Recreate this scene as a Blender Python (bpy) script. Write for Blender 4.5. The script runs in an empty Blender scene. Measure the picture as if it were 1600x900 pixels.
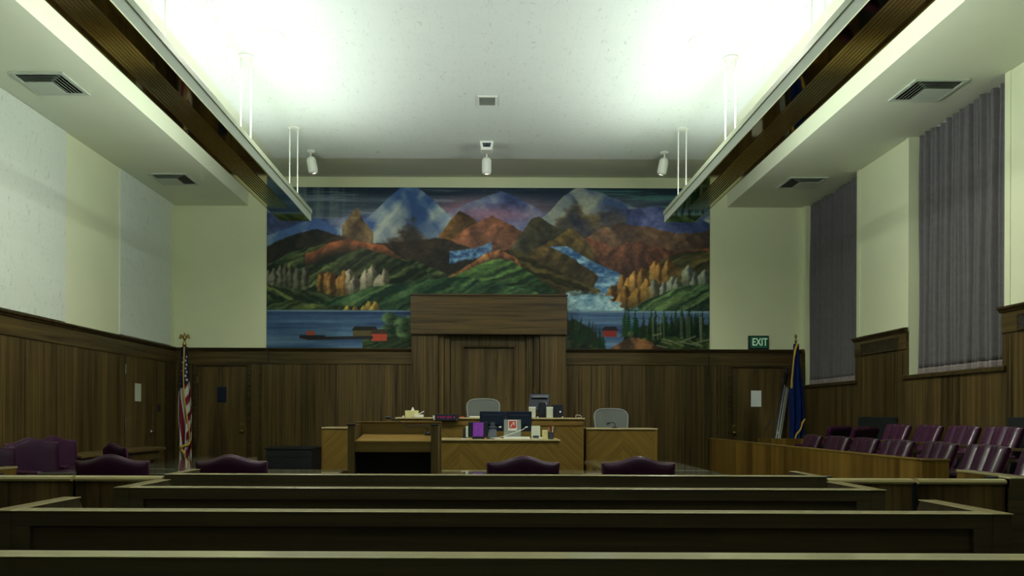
import bpy, bmesh, math, random
import numpy as np
from mathutils import Vector, Matrix
random.seed(7)
rng = np.random.default_rng(11)
SC = bpy.context.scene
COL = SC.collection
PI = math.pi
R = math.radians
EYE = 1.28
F = 1231.0
def PX(px, Y): return (px - 761.0) * Y / F          # world x of something seen at column px and depth Y
def PZ(py, Y): return EYE + (650.0 - py) * Y / F    # world z of something seen at row py and depth Y

# ------------------------------------------------------------------ materials
def s2l(c):
    return tuple(((v / 255.0) / 12.92 if v / 255.0 <= 0.04045 else ((v / 255.0 + 0.055) / 1.055) ** 2.4) for v in c)

def new_mat(name):
    m = bpy.data.materials.new(name); m.use_nodes = True
    n = m.node_tree.nodes; l = m.node_tree.links
    return m, n, l, n['Principled BSDF']

def setp(b, **kw):
    names = {'rough': 'Roughness', 'metal': 'Metallic', 'coat': 'Coat Weight', 'coatr': 'Coat Roughness', 'spec': 'Specular IOR Level',
             'trans': 'Transmission Weight', 'alpha': 'Alpha', 'ior': 'IOR', 'sheen': 'Sheen Weight'}
    for k, v in kw.items():
        b.inputs[names[k]].default_value = v

def plain(name, col, rough=0.5, var=0.06, scale=6.0, bump=0.0, bscale=60.0, **kw):
    m, n, l, b = new_mat(name)
    tc = n.new('ShaderNodeTexCoord')
    nz = n.new('ShaderNodeTexNoise'); nz.inputs['Scale'].default_value = scale; nz.inputs['Detail'].default_value = 4
    l.new(tc.outputs['Object'], nz.inputs['Vector'])
    rp = n.new('ShaderNodeValToRGB')
    rp.color_ramp.elements[0].position = 0.3; rp.color_ramp.elements[1].position = 0.7
    rp.color_ramp.elements[0].color = (*[c * (1 - var) for c in col], 1)
    rp.color_ramp.elements[1].color = (*[min(1, c * (1 + var)) for c in col], 1)
    l.new(nz.outputs['Fac'], rp.inputs['Fac']); l.new(rp.outputs['Color'], b.inputs['Base Color'])
    setp(b, rough=rough, **kw)
    if bump:
        n2 = n.new('ShaderNodeTexNoise'); n2.inputs['Scale'].default_value = bscale; n2.inputs['Detail'].default_value = 5
        l.new(tc.outputs['Object'], n2.inputs['Vector'])
        bp = n.new('ShaderNodeBump'); bp.inputs['Strength'].default_value = bump; bp.inputs['Distance'].default_value = 0.01
        l.new(n2.outputs['Fac'], bp.inputs['Height']); l.new(bp.outputs['Normal'], b.inputs['Normal'])
    return m

def emis(name, col, strength, base=None):
    m, n, l, b = new_mat(name)
    b.inputs['Base Color'].default_value = (*(base or col), 1)
    b.inputs['Emission Color'].default_value = (*col, 1); b.inputs['Emission Strength'].default_value = strength
    return m

def math_node(n, l, op, a, b=None):
    k = n.new('ShaderNodeMath'); k.operation = op
    for i, v in enumerate((a, b)):
        if v is None: continue
        if isinstance(v, (int, float)): k.inputs[i].default_value = v
        else: l.new(v, k.inputs[i])
    return k.outputs[0]

def wood(name, dark, light, axis='z', rough=0.38, across=17.0, along=0.75, plank=None, chevron=None, coat=0.08, pvar=0.35, spec=0.28):
    m, n, l, b = new_mat(name)
    tc = n.new('ShaderNodeTexCoord'); sp = n.new('ShaderNodeSeparateXYZ'); l.new(tc.outputs['Object'], sp.inputs[0])
    x, y, z = sp.outputs
    cb = n.new('ShaderNodeCombineXYZ')
    shade = None
    if chevron:
        px = math_node(n, l, 'PINGPONG', x, chevron)
        sx = math_node(n, l, 'ADD', px, z); dx = math_node(n, l, 'SUBTRACT', px, z)
        l.new(math_node(n, l, 'MULTIPLY', sx, across), cb.inputs[0]); l.new(math_node(n, l, 'MULTIPLY', dx, along), cb.inputs[1])
        l.new(math_node(n, l, 'MULTIPLY', math_node(n, l, 'FLOOR', math_node(n, l, 'DIVIDE', x, chevron)), 7.3), cb.inputs[2])
        pq = math_node(n, l, 'FLOOR', math_node(n, l, 'DIVIDE', sx, 0.075))
        wn = n.new('ShaderNodeTexWhiteNoise'); wn.noise_dimensions = '2D'
        c2 = n.new('ShaderNodeCombineXYZ'); l.new(pq, c2.inputs[0]); l.new(math_node(n, l, 'FLOOR', math_node(n, l, 'DIVIDE', x, chevron)), c2.inputs[1])
        l.new(c2.outputs[0], wn.inputs['Vector']); shade = wn.outputs['Value']
    else:
        ks = {'z': (across, across, along), 'x': (along, across, across), 'y': (across, along, across)}[axis]
        for i, o in enumerate((x, y, z)):
            l.new(math_node(n, l, 'MULTIPLY', o, ks[i]), cb.inputs[i])
        if plank:
            src = {'z': math_node(n, l, 'ADD', x, y), 'x': z, 'y': z}[axis]
            pq = math_node(n, l, 'FLOOR', math_node(n, l, 'DIVIDE', src, plank))
            wn = n.new('ShaderNodeTexWhiteNoise'); wn.noise_dimensions = '1D'; l.new(pq, wn.inputs['W']); shade = wn.outputs['Value']
    vec = cb.outputs[0]
    if shade is not None:
        ad = n.new('ShaderNodeVectorMath'); ad.operation = 'ADD'
        c3 = n.new('ShaderNodeCombineXYZ'); l.new(math_node(n, l, 'MULTIPLY', shade, 9.0), c3.inputs[2]); l.new(math_node(n, l, 'MULTIPLY', shade, 5.0), c3.inputs[0])
        l.new(vec, ad.inputs[0]); l.new(c3.outputs[0], ad.inputs[1]); vec = ad.outputs[0]
    nz = n.new('ShaderNodeTexNoise'); nz.inputs['Scale'].default_value = 1.0; nz.inputs['Detail'].default_value = 7
    nz.inputs['Roughness'].default_value = 0.62; nz.inputs['Distortion'].default_value = 0.5
    l.new(vec, nz.inputs['Vector'])
    fac = nz.outputs['Fac']
    if shade is not None:
        fac = math_node(n, l, 'ADD', fac, math_node(n, l, 'MULTIPLY', math_node(n, l, 'SUBTRACT', shade, 0.5), pvar))
    rp = n.new('ShaderNodeValToRGB')
    rp.color_ramp.elements[0].position = 0.28; rp.color_ramp.elements[1].position = 0.74
    rp.color_ramp.elements[0].color = (*dark, 1); rp.color_ramp.elements[1].color = (*light, 1)
    l.new(fac, rp.inputs['Fac']); l.new(rp.outputs['Color'], b.inputs['Base Color'])
    bp = n.new('ShaderNodeBump'); bp.inputs['Strength'].default_value = 0.06; bp.inputs['Distance'].default_value = 0.004
    l.new(nz.outputs['Fac'], bp.inputs['Height']); l.new(bp.outputs['Normal'], b.inputs['Normal'])
    setp(b, rough=rough, coat=coat, coatr=0.10 if coat > 0.5 else 0.22, spec=spec)
    return m

def tile_mat(name, col, axes, pit=0.5):
    """Acoustic tile: 0.305 m squares with fine joints and short worm-like fissures."""
    m, n, l, b = new_mat(name)
    tc = n.new('ShaderNodeTexCoord'); sp = n.new('ShaderNodeSeparateXYZ'); l.new(tc.outputs['Object'], sp.inputs[0])
    cb = n.new('ShaderNodeCombineXYZ')
    for i, a in enumerate(axes): l.new(sp.outputs['xyz'.index(a)], cb.inputs[i])
    br = n.new('ShaderNodeTexBrick'); br.offset = 0.0; br.squash = 1.0
    br.inputs['Scale'].default_value = 1.0; br.inputs['Brick Width'].default_value = 0.305; br.inputs['Row Height'].default_value = 0.305
    br.inputs['Mortar Size'].default_value = 0.002; br.inputs['Bias'].default_value = 0.0
    br.inputs['Color1'].default_value = (*col, 1); br.inputs['Color2'].default_value = (*[c * 0.985 for c in col], 1)
    br.inputs['Mortar'].default_value = (*[c * 0.93 for c in col], 1)
    l.new(cb.outputs[0], br.inputs['Vector'])
    n1 = n.new('ShaderNodeTexNoise'); n1.inputs['Scale'].default_value = 9; n1.inputs['Detail'].default_value = 6; n1.inputs['Roughness'].default_value = 0.72; n1.inputs['Distortion'].default_value = 1.4
    mp = n.new('ShaderNodeMapping'); mp.inputs['Scale'].default_value = (2.2, 1.0, 1.0); l.new(cb.outputs[0], mp.inputs[0]); l.new(mp.outputs[0], n1.inputs['Vector'])
    rp = n.new('ShaderNodeValToRGB'); e = rp.color_ramp.elements
    e[0].position = 0.30; e[0].color = (1 - pit, 1 - pit, 1 - pit, 1); e[1].position = 0.42; e[1].color = (1, 1, 1, 1)
    l.new(n1.outputs['Fac'], rp.inputs['Fac'])
    mx = n.new('ShaderNodeMix'); mx.data_type = 'RGBA'; mx.blend_type = 'MULTIPLY'; mx.inputs[0].default_value = 1
    l.new(br.outputs['Color'], mx.inputs[6]); l.new(rp.outputs['Color'], mx.inputs[7]); l.new(mx.outputs[2], b.inputs['Base Color'])
    bp = n.new('ShaderNodeBump'); bp.inputs['Strength'].default_value = 0.25; bp.inputs['Distance'].default_value = 0.004
    l.new(rp.outputs['Color'], bp.inputs['Height']); l.new(bp.outputs['Normal'], b.inputs['Normal'])
    setp(b, rough=0.9, spec=0.1)
    return m

def vcol_mat(name, rough=0.6, spec=0.3):
    m, n, l, b = new_mat(name)
    a = n.new('ShaderNodeVertexColor'); a.layer_name = 'Col'
    tc = n.new('ShaderNodeTexCoord'); nz = n.new('ShaderNodeTexNoise'); nz.inputs['Scale'].default_value = 40
    l.new(tc.outputs['Object'], nz.inputs['Vector'])
    mr = n.new('ShaderNodeMapRange'); mr.inputs[3].default_value = 0.85; mr.inputs[4].default_value = 1.12
    l.new(nz.outputs['Fac'], mr.inputs[0])
    mx = n.new('ShaderNodeVectorMath'); mx.operation = 'SCALE'
    l.new(a.outputs['Color'], mx.inputs[0]); l.new(mr.outputs[0], mx.inputs['Scale']); l.new(mx.outputs[0], b.inputs['Base Color'])
    setp(b, rough=rough, spec=spec)
    return m

M = {}
WD, WL = (0.017, 0.0115, 0.0045), (0.160, 0.108, 0.036)      # dark walnut wainscot
M['wall'] = plain('wall_paint', (0.74, 0.785, 0.55), rough=0.75, var=0.02, scale=1.5)
M['soffit'] = plain('soffit_paint', (0.74, 0.78, 0.62), rough=0.8, var=0.015, scale=1.5)
M['acoustic_wall'] = tile_mat('acoustic_wall_tile', (0.70, 0.76, 0.69), 'yz', 0.42)
M['acoustic_ceiling'] = tile_mat('acoustic_ceiling_tile', (0.77, 0.83, 0.79), 'xy', 0.30)
M['wains'] = wood('walnut_panelling', WD, WL, 'z', plank=0.135, across=34, along=0.5, pvar=0.17)
M['wains_x'] = wood('walnut_frieze_back', tuple(c * 0.9 for c in WD), tuple(c * 0.9 for c in WL), 'x', along=0.6)
M['wains_y'] = wood('walnut_frieze_side', tuple(c * 0.9 for c in WD), tuple(c * 0.9 for c in WL), 'y', along=0.6)
M['wains_dark'] = wood('walnut_mould', tuple(c * 0.6 for c in WD), tuple(c * 0.6 for c in WL), 'x', along=0.6)
M['door_wood'] = wood('walnut_door', WD, WL, 'z', across=9, along=0.5)
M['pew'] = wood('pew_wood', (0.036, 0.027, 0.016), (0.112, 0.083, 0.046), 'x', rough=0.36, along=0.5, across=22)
M['pew_top'] = wood('pew_cap_wood', (0.58, 0.50, 0.26), (0.82, 0.72, 0.44), 'x', rough=0.28, along=0.4, across=25, coat=0.9)  # ceiling reflection on the varnish is lifted into this pale base colour
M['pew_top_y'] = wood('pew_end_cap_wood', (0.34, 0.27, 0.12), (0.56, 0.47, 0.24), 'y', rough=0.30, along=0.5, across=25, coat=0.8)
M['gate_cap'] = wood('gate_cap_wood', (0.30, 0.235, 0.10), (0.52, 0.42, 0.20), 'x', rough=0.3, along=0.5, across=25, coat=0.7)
M['notice'] = plain('notice_paper', (0.72, 0.77, 0.79), rough=0.8, var=0.02)
M['gate'] = wood('gate_veneer', (0.040, 0.024, 0.009), (0.19, 0.118, 0.048), 'z', plank=0.17, pvar=0.3)
M['oak'] = wood('bench_veneer', (0.12, 0.066, 0.010), (0.26, 0.155, 0.030), 'z', plank=0.22, pvar=0.3, along=0.9)
M['oak_x'] = wood('oak_rail', (0.13, 0.074, 0.014), (0.27, 0.165, 0.035), 'x', along=0.6)
M['oak_y'] = wood('oak_rail_deep', (0.13, 0.074, 0.014), (0.27, 0.165, 0.035), 'y', along=0.6)
M['chev'] = wood('chevron_veneer', (0.115, 0.070, 0.012), (0.21, 0.135, 0.028), chevron=0.52, pvar=0.16, across=26)
M['edge'] = wood('worn_lit_edge_wood', (0.38, 0.30, 0.14), (0.58, 0.48, 0.26), 'x', rough=0.35, along=0.5)  # worn wood, brightened further to carry the light along worktop edges
M['jury'] = wood('jury_veneer', (0.10, 0.052, 0.009), (0.29, 0.165, 0.030), 'z', plank=0.24, pvar=0.35)
M['lect'] = wood('lectern_wood', (0.085, 0.052, 0.014), (0.20, 0.13, 0.038), 'x', along=0.8)
M['lect_z'] = wood('lectern_post_wood', (0.065, 0.042, 0.015), (0.14, 0.095, 0.035), 'z')
M['table'] = wood('table_wood', (0.07, 0.045, 0.015), (0.18, 0.12, 0.045), 'x', along=0.7)
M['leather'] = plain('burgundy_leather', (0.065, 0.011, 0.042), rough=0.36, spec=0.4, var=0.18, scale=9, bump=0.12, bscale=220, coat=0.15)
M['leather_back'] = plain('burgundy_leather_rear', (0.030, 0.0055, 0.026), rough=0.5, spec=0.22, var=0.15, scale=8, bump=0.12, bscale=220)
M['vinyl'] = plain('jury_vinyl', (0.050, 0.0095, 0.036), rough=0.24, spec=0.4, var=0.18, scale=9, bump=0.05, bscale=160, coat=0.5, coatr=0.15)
M['black'] = plain('black_plastic', (0.008, 0.012, 0.022), rough=0.45, var=0.1)
M['navy'] = plain('dark_navy_board', (0.006, 0.007, 0.016), rough=0.6, var=0.2)
M['charcoal'] = plain('charcoal_metal', (0.018, 0.019, 0.026), rough=0.45, var=0.15)
M['chrome'] = plain('polished_metal', (0.75, 0.76, 0.74), rough=0.22, var=0.02, metal=1.0)
M['alu'] = plain('brushed_aluminium', (0.46, 0.51, 0.49), rough=0.38, var=0.06, metal=0.35)
M['brass'] = plain('brass_hardware', (0.34, 0.26, 0.10), rough=0.30, var=0.05, metal=1.0)
M['mirror'] = plain('bronze_mirror', (0.50, 0.46, 0.27), rough=0.045, var=0.03, metal=1.0)
M['rib'] = plain('bronze_rib', (0.90, 0.86, 0.58), rough=0.16, var=0.03, metal=1.0)
M['fixture'] = plain('fixture_paint', (0.60, 0.66, 0.57), rough=0.5, var=0.02)
M['fixture_lip'] = plain('fixture_lip_paint', (0.36, 0.42, 0.30), rough=0.5, var=0.02)
M['white'] = plain('white_paint', (0.78, 0.80, 0.74), rough=0.5, var=0.02)
M['paper'] = plain('white_paper', (0.78, 0.79, 0.70), rough=0.8, var=0.03)
M['lamp'] = emis('fluorescent_tube', (0.93, 1.0, 0.94), 4.0)
M['downlens'] = emis('frosted_lens', (0.80, 0.95, 0.95), 0.45, (0.6, 0.7, 0.7))  # faint glow added to the round lenses to go with the fill spots
M['slot'] = plain('vent_dark', (0.012, 0.018, 0.018), rough=0.8)
M['vent'] = plain('vent_paint', (0.50, 0.56, 0.47), rough=0.6, var=0.02)
M['curtain'] = plain('grey_curtain', (0.125, 0.118, 0.124), rough=0.95, var=0.10, scale=14, bump=0.2, bscale=300, sheen=0.15)
M['hem'] = plain('curtain_hem', (0.24, 0.205, 0.20), rough=0.95, var=0.06, scale=14)
M['carpet'] = plain('dark_carpet', (0.030, 0.028, 0.030), rough=1.0, var=0.25, scale=60, bump=0.5, bscale=400)
M['mesh'] = plain('grey_chair_mesh', (0.17, 0.195, 0.185), rough=0.7, var=0.05, alpha=0.80)
M['mesh_frame'] = plain('grey_chair_frame', (0.28, 0.32, 0.30), rough=0.4, var=0.03)
M['goldcloth'] = plain('gold_fringe', (0.55, 0.36, 0.03), rough=0.7, var=0.2, scale=60)
M['blueflag'] = plain('blue_flag_cloth', (0.004, 0.017, 0.100), rough=0.8, var=0.15, spec=0.1)
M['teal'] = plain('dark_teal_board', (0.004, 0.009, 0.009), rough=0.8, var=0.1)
M['green'] = plain('exit_green', (0.012, 0.16, 0.085), rough=0.4, var=0.03)
M['letter'] = emis('exit_letters', (0.55, 0.85, 0.60), 0.18, (0.6, 0.8, 0.62))
M['cream'] = plain('cream_card', (0.62, 0.58, 0.27), rough=0.8, var=0.04)
M['ivory'] = plain('ivory_plastic', (0.56, 0.60, 0.48), rough=0.5, var=0.03)
M['red'] = plain('red_print', (0.55, 0.06, 0.05), rough=0.6, var=0.06)
M['greyglass'] = plain('smoked_acrylic', (0.42, 0.47, 0.43), rough=0.2, var=0.02, alpha=0.55)
M['screen'] = plain('dark_screen', (0.007, 0.013, 0.030), rough=0.35, spec=0.35, var=0.03)
M['led'] = emis('led_magenta', (0.62, 0.01, 0.25), 0.32, (0.2, 0, 0.05))
M['purple'] = emis('purple_page', (0.12, 0.003, 0.22), 0.30, (0.05, 0.003, 0.09))
M['purple_line'] = emis('purple_text', (0.55, 0.13, 0.80), 0.55, (0.2, 0.1, 0.3))
M['steelblue'] = plain('blue_grey_plastic', (0.045, 0.060, 0.080), rough=0.4, var=0.1)
def glass_mat(name, tint, rough=0.0):
    m, n, l, b = new_mat(name)
    b.inputs['Base Color'].default_value = (*tint, 1); setp(b, rough=rough, trans=1.0, ior=1.45)
    return m
M['glass'] = glass_mat('clear_glass', (0.9, 0.95, 0.92))
M['tableglass'] = plain('table_glass_top', (0.15, 0.16, 0.125), rough=0.06, var=0.02, spec=0.9, coat=0.8, coatr=0.03)
M['flag'] = vcol_mat('flag_cloth', 0.75)
M['mural'] = vcol_mat('mural_paint', 0.5, 0.15)

# ------------------------------------------------------------------ mesh builder
class MB:
    def __init__(s): s.v = []; s.f = []
    def add(s, vs, fs):
        o = len(s.v); s.v += [tuple(p) for p in vs]; s.f += [tuple(i + o for i in f) for f in fs]; return s
    def box(s, x0, x1, y0, y1, z0, z1):
        return s.add([(x0, y0, z0), (x1, y0, z0), (x1, y1, z0), (x0, y1, z0), (x0, y0, z1), (x1, y0, z1), (x1, y1, z1), (x0, y1, z1)],
                     [(0, 3, 2, 1), (4, 5, 6, 7), (0, 1, 5, 4), (1, 2, 6, 5), (2, 3, 7, 6), (3, 0, 4, 7)])
    def obox(s, c, size, mat3):
        hx, hy, hz = [k / 2 for k in size]
        vs = [Vector(c) + mat3 @ Vector(p) for p in [(-hx, -hy, -hz), (hx, -hy, -hz), (hx, hy, -hz), (-hx, hy, -hz), (-hx, -hy, hz), (hx, -hy, hz), (hx, hy, hz), (-hx, hy, hz)]]
        return s.add(vs, [(0, 3, 2, 1), (4, 5, 6, 7), (0, 1, 5, 4), (1, 2, 6, 5), (2, 3, 7, 6), (3, 0, 4, 7)])
    def prism(s, poly, axis, a0, a1):
        """Closed 2-D polygon extruded along axis: 'x' takes (y,z), 'y' takes (x,z), 'z' takes (x,y)."""
        def P(p, a): return {'x': (a, p[0], p[1]), 'y': (p[0], a, p[1]), 'z': (p[0], p[1], a)}[axis]
        n = len(poly)
        vs = [P(p, a0) for p in poly] + [P(p, a1) for p in poly]
        fs = [tuple(range(n)), tuple(range(2 * n - 1, n - 1, -1))] + [(i, i + n, (i + 1) % n + n, (i + 1) % n) for i in range(n)]
        return s.add(vs, fs)
    def tube(s, pts, r, n=10, caps=True):
        pts = [Vector(p) for p in pts]; rs = r if isinstance(r, (list, tuple)) else [r] * len(pts)
        vs = []; fs = []; up = None
        for i, p in enumerate(pts):
            d = (pts[min(i + 1, len(pts) - 1)] - pts[max(i - 1, 0)]).normalized()
            if up is None:
                up = Vector((0, 0, 1)) if abs(d.z) < 0.9 else Vector((1, 0, 0))
            a = d.cross(up).normalized(); bb = a.cross(d).normalized(); up = bb
            for k in range(n):
                t = 2 * PI * k / n; vs.append(p + (a * math.cos(t) + bb * math.sin(t)) * rs[i])
        for i in range(len(pts) - 1):
            for k in range(n):
                fs.append((i * n + k, i * n + (k + 1) % n, (i + 1) * n + (k + 1) % n, (i + 1) * n + k))
        if caps: fs += [tuple(range(n - 1, -1, -1)), tuple(range((len(pts) - 1) * n, len(pts) * n))]
        return s.add(vs, fs)
    def lathe(s, prof, c=(0, 0, 0), n=24, axis=None):
        vs = []; fs = []; m3 = axis or Matrix.Identity(3)
        for r, z in prof:
            for k in range(n):
                t = 2 * PI * k / n; vs.append(Vector(c) + m3 @ Vector((r * math.cos(t), r * math.sin(t), z)))
        for i in range(len(prof) - 1):
            for k in range(n):
                fs.append((i * n + k, i * n + (k + 1) % n, (i + 1) * n + (k + 1) % n, (i + 1) * n + k))
        fs += [tuple(range(n - 1, -1, -1)), tuple(range((len(prof) - 1) * n, len(prof) * n))]
        return s.add(vs, fs)
    def grid(s, fn, nu, nv):
        vs = [fn(i / nu, j / nv) for j in range(nv + 1) for i in range(nu + 1)]
        fs = [(j * (nu + 1) + i, j * (nu + 1) + i + 1, (j + 1) * (nu + 1) + i + 1, (j + 1) * (nu + 1) + i) for j in range(nv) for i in range(nu)]
        return s.add(vs, fs)
    def build(s, name, mat, parent=None, bevel=0.0, smooth=False, weld=False, subsurf=0, solid=0.0):
        off = Vector((0, 0, 0)); p = parent
        while p is not None: off += p.location; p = p.parent
        me = bpy.data.meshes.new(name)
        me.from_pydata([Vector(v) - off for v in s.v], [], s.f)
        bm = bmesh.new(); bm.from_mesh(me)
        if weld: bmesh.ops.remove_doubles(bm, verts=bm.verts, dist=1e-4)
        bmesh.ops.recalc_face_normals(bm, faces=bm.faces)
        bm.to_mesh(me); bm.free()
        me.materials.append(M[mat] if isinstance(mat, str) else mat)
        o = bpy.data.objects.new(name, me); COL.objects.link(o)
        if parent is not None: o.parent = parent
        if smooth:
            for q in me.polygons: q.use_smooth = True
        if solid:
            md = o.modifiers.new('thickness', 'SOLIDIFY'); md.thickness = solid; md.offset = 0
        if bevel:
            md = o.modifiers.new('bevel', 'BEVEL'); md.width = bevel; md.segments = 2; md.limit_method = 'ANGLE'; md.angle_limit = R(40)
        if subsurf:
            md = o.modifiers.new('smooth', 'SUBSURF'); md.levels = subsurf; md.render_levels = subsurf
        return o

def B(*a): return MB().box(*a)
def thing(name, label, cat, loc=(0, 0, 0), rz=0.0, group=None):
    o = bpy.data.objects.new(name, None); COL.objects.link(o); o.empty_display_size = 0.1
    o.location = loc; o.rotation_euler = (0, 0, rz); tag(o, label, cat, group); return o
def tag(o, label, cat, group=None):
    o['label'] = label; o['category'] = cat
    if group: o['group'] = group
    return o
def struct(o): o['kind'] = 'structure'; return o
def anchor(name, loc=(0, 0, 0)):
    o = bpy.data.objects.new(name, None); COL.objects.link(o); o.location = loc; o['kind'] = 'structure'; return o
def dup(root, loc, rz=None, label=None, group=None, scale=None):
    r = root.copy(); COL.objects.link(r); r.location = loc
    if rz is not None: r.rotation_euler = (0, 0, rz)
    if label: r['label'] = label
    if group: r['group'] = group
    if scale: r.scale = (scale,) * 3
    for ch in list(root.children):
        c = ch.copy(); COL.objects.link(c); c.parent = r
        for g in list(ch.children):
            d = g.copy(); COL.objects.link(d); d.parent = c
    return r
# ------------------------------------------------------------------ the room
BACK = 14.0; LEFT = -5.56; RIGHT = 5.60; REAR = -3.2
ZC = 5.28; ZS = 5.00; WT = 2.475
fl = struct(B(-6.2, 6.6, REAR - 0.3, 14.4, -0.12, 0.0).build('floor', 'carpet'))

# ceiling: acoustic field, painted border, rising strip at the back and the two soffits
HW = 3.31; YF = 12.25
ce = struct(B(-HW, HW, REAR, YF, ZC, ZC + 0.05).build('ceiling', 'acoustic_ceiling'))
b = MB()
b.box(-4.3, -HW, REAR, YF, ZC, ZC + 0.05); b.box(HW, 4.3, REAR, YF, ZC, ZC + 0.05)
b.prism([(YF, ZC), (BACK, 5.52), (BACK, 5.57), (YF, ZC + 0.05)], 'x', -4.3, 4.3)
struct(b.build('plaster_border', 'soffit', ce))
VENTS = {-1: ((-4.92, 8.85), (-4.94, 12.42)), 1: ((4.99, 8.95), (4.98, 12.50))}
for s in (-1, 1):
    b = MB(); xi, xo = s * 4.25, (LEFT - 0.2 if s < 0 else 6.0); xj = s * 4.28
    b.box(min(xi, xi + s * 0.03), max(xi, xi + s * 0.03), REAR, BACK, ZS, 5.56)
    y = REAR; h = 0.265
    def plate(xa, xb, ya, yb): b.box(min(xa, xb), max(xa, xb), ya, yb, ZS, ZS + 0.02)
    for (cx, cy) in VENTS[s]:
        plate(xj, xo, y, cy - h); plate(xj, cx - s * h, cy - h, cy + h); plate(cx + s * h, xo, cy - h, cy + h); y = cy + h
    plate(xj, xo, y, BACK); b.box(min(xi, xo), max(xi, xo), REAR, BACK, 5.36, 5.40)
    struct(b.build('soffit', 'soffit', ce))

# walls
wb = struct(B(-6.2, 6.6, BACK, BACK + 0.2, 0, 5.7).build('wall_back', 'wall'))
wl = struct(B(LEFT - 0.2, LEFT, REAR, BACK, 0, 5.4).build('wall_left', 'wall'))
struct(B(-6.2, 6.6, REAR - 0.2, REAR, 0, 5.7).build('wall_rear', 'wall'))
W1 = (11.93, 13.87); W2 = (8.52, 10.46); SILL = 1.84
b = MB()
b.box(RIGHT, RIGHT + 0.5, W1[1], BACK, 0, 5.2); b.box(RIGHT, RIGHT + 0.5, W2[1], W1[0], 0, 5.2); b.box(RIGHT, RIGHT + 0.5, REAR, W2[0], 0, 5.2)
for w in (W1, W2):
    b.box(RIGHT, RIGHT + 0.5, w[0], w[1], 0, SILL - 0.05)
    b.box(RIGHT + 0.42, RIGHT + 0.5, w[0], w[1], 4.2, 5.2)
for a, c in ((W2[1], W1[0]), (7.0, W2[0])):       # slim raised corner strips on the piers
    b.box(RIGHT - 0.012, RIGHT, a, a + 0.09, WT, ZS); b.box(RIGHT - 0.012, RIGHT, c - 0.09, c, WT, ZS)
wr = struct(b.build('wall_right', 'wall'))

# acoustic tile panels fixed to the left wall
for k, (a, c) in enumerate(((7.2, 10.35), (11.88, 13.80))):
    o = B(LEFT, LEFT + 0.022, a, c, WT + 0.02, ZS - 0.004).build('acoustic_panel', 'acoustic_wall', None, 0.004)
    tag(o, ['pitted white acoustic tile panel on left wall above the burgundy armchairs', 'pitted white acoustic tile panel in the corner above the striped flag'][k], 'wall panel', 'acoustic panels on the left wall')

CAP = [(0.0, 0.0), (0.022, 0.0), (0.03, 0.012), (0.036, 0.03), (0.05, 0.034), (0.055, 0.045), (0.055, 0.062), (0.0, 0.066)]
def cap_y(mb, xw, sgn, y0, y1, z):      # crown moulding along a side wall
    mb.prism([(xw + sgn * p[0], z + p[1]) for p in CAP], 'y', y0, y1)
def cap_x(mb, yw, x0, x1, z):
    mb.prism([(yw - p[0], z + p[1]) for p in CAP], 'x', x0, x1)

# left wainscot
struct(B(LEFT, LEFT + 0.03, REAR, BACK, 0.14, 2.19).build('wainscot', 'wains', wl))
struct(B(LEFT, LEFT + 0.042, REAR, BACK, 2.19, 2.41).build('frieze', 'wains_y', wl, 0.004))
mb = MB(); cap_y(mb, LEFT + 0.03, 1, REAR, BACK, 2.41); struct(mb.build('cap_moulding', 'wains_dark', wl))
struct(B(LEFT, LEFT + 0.045, REAR, BACK, 0, 0.14).build('skirting', 'wains_dark', wl, 0.004))
mb = MB(); mb.box(LEFT + 0.03, LEFT + 0.036, 13.52, BACK, 0.14, 2.19); struct(mb.build('corner_stile', 'wains_dark', wl))
# right wainscot: full height on the piers, sill height under the windows
b = MB(); f_ = MB(); c_ = MB()
for y0, y1 in ((REAR, W2[0] - 0.0), (W2[1], W1[0]), (W1[1], BACK)):
    b.box(RIGHT - 0.03, RIGHT, y0, y1, 0.14, 2.19); f_.box(RIGHT - 0.042, RIGHT, y0, y1, 2.19, 2.41); cap_y(c_, RIGHT - 0.03, -1, y0 - 0.02, min(y1 + 0.02, BACK), 2.41)
for w in (W1, W2):
    b.box(RIGHT - 0.03, RIGHT, w[0], w[1], 0.14, SILL - 0.05)
struct(b.build('wainscot', 'wains', wr)); struct(f_.build('frieze', 'wains_y', wr, 0.004)); struct(c_.build('cap_moulding', 'wains_dark', wr))
struct(B(RIGHT - 0.045, RIGHT, REAR, BACK, 0, 0.14).build('skirting', 'wains_dark', wr, 0.004))
# back wainscot
b = MB(); f_ = MB(); c_ = MB(); k_ = MB()
XP0, XP1 = -1.34, 1.39
for x0, x1 in ((LEFT + 0.03, -3.885), (-3.875, XP0), (XP1, 3.925), (3.935, RIGHT + 0.09)):
    b.box(x0, x1, BACK - 0.03, BACK, 0.14, 2.19); f_.box(x0, x1, BACK - 0.045, BACK, 2.19, 2.41)
    cap_x(c_, BACK - 0.03, x0 + 0.0, x1, 2.41); k_.box(x0, x1, BACK - 0.045, BACK, 0, 0.14)
struct(b.build('wainscot', 'wains', wb)); struct(f_.build('frieze', 'wains_x', wb, 0.004)); struct(c_.build('cap_moulding', 'wains_dark', wb)); struct(k_.build('skirting', 'wains_dark', wb))
b = MB()
for x in (-4.35, -4.02, 4.08, 4.37): b.box(x - 0.012, x + 0.012, BACK - 0.038, BACK - 0.03, 0.14, 2.19)
struct(b.build('stile_bead', 'wains_dark', wb))

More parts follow.
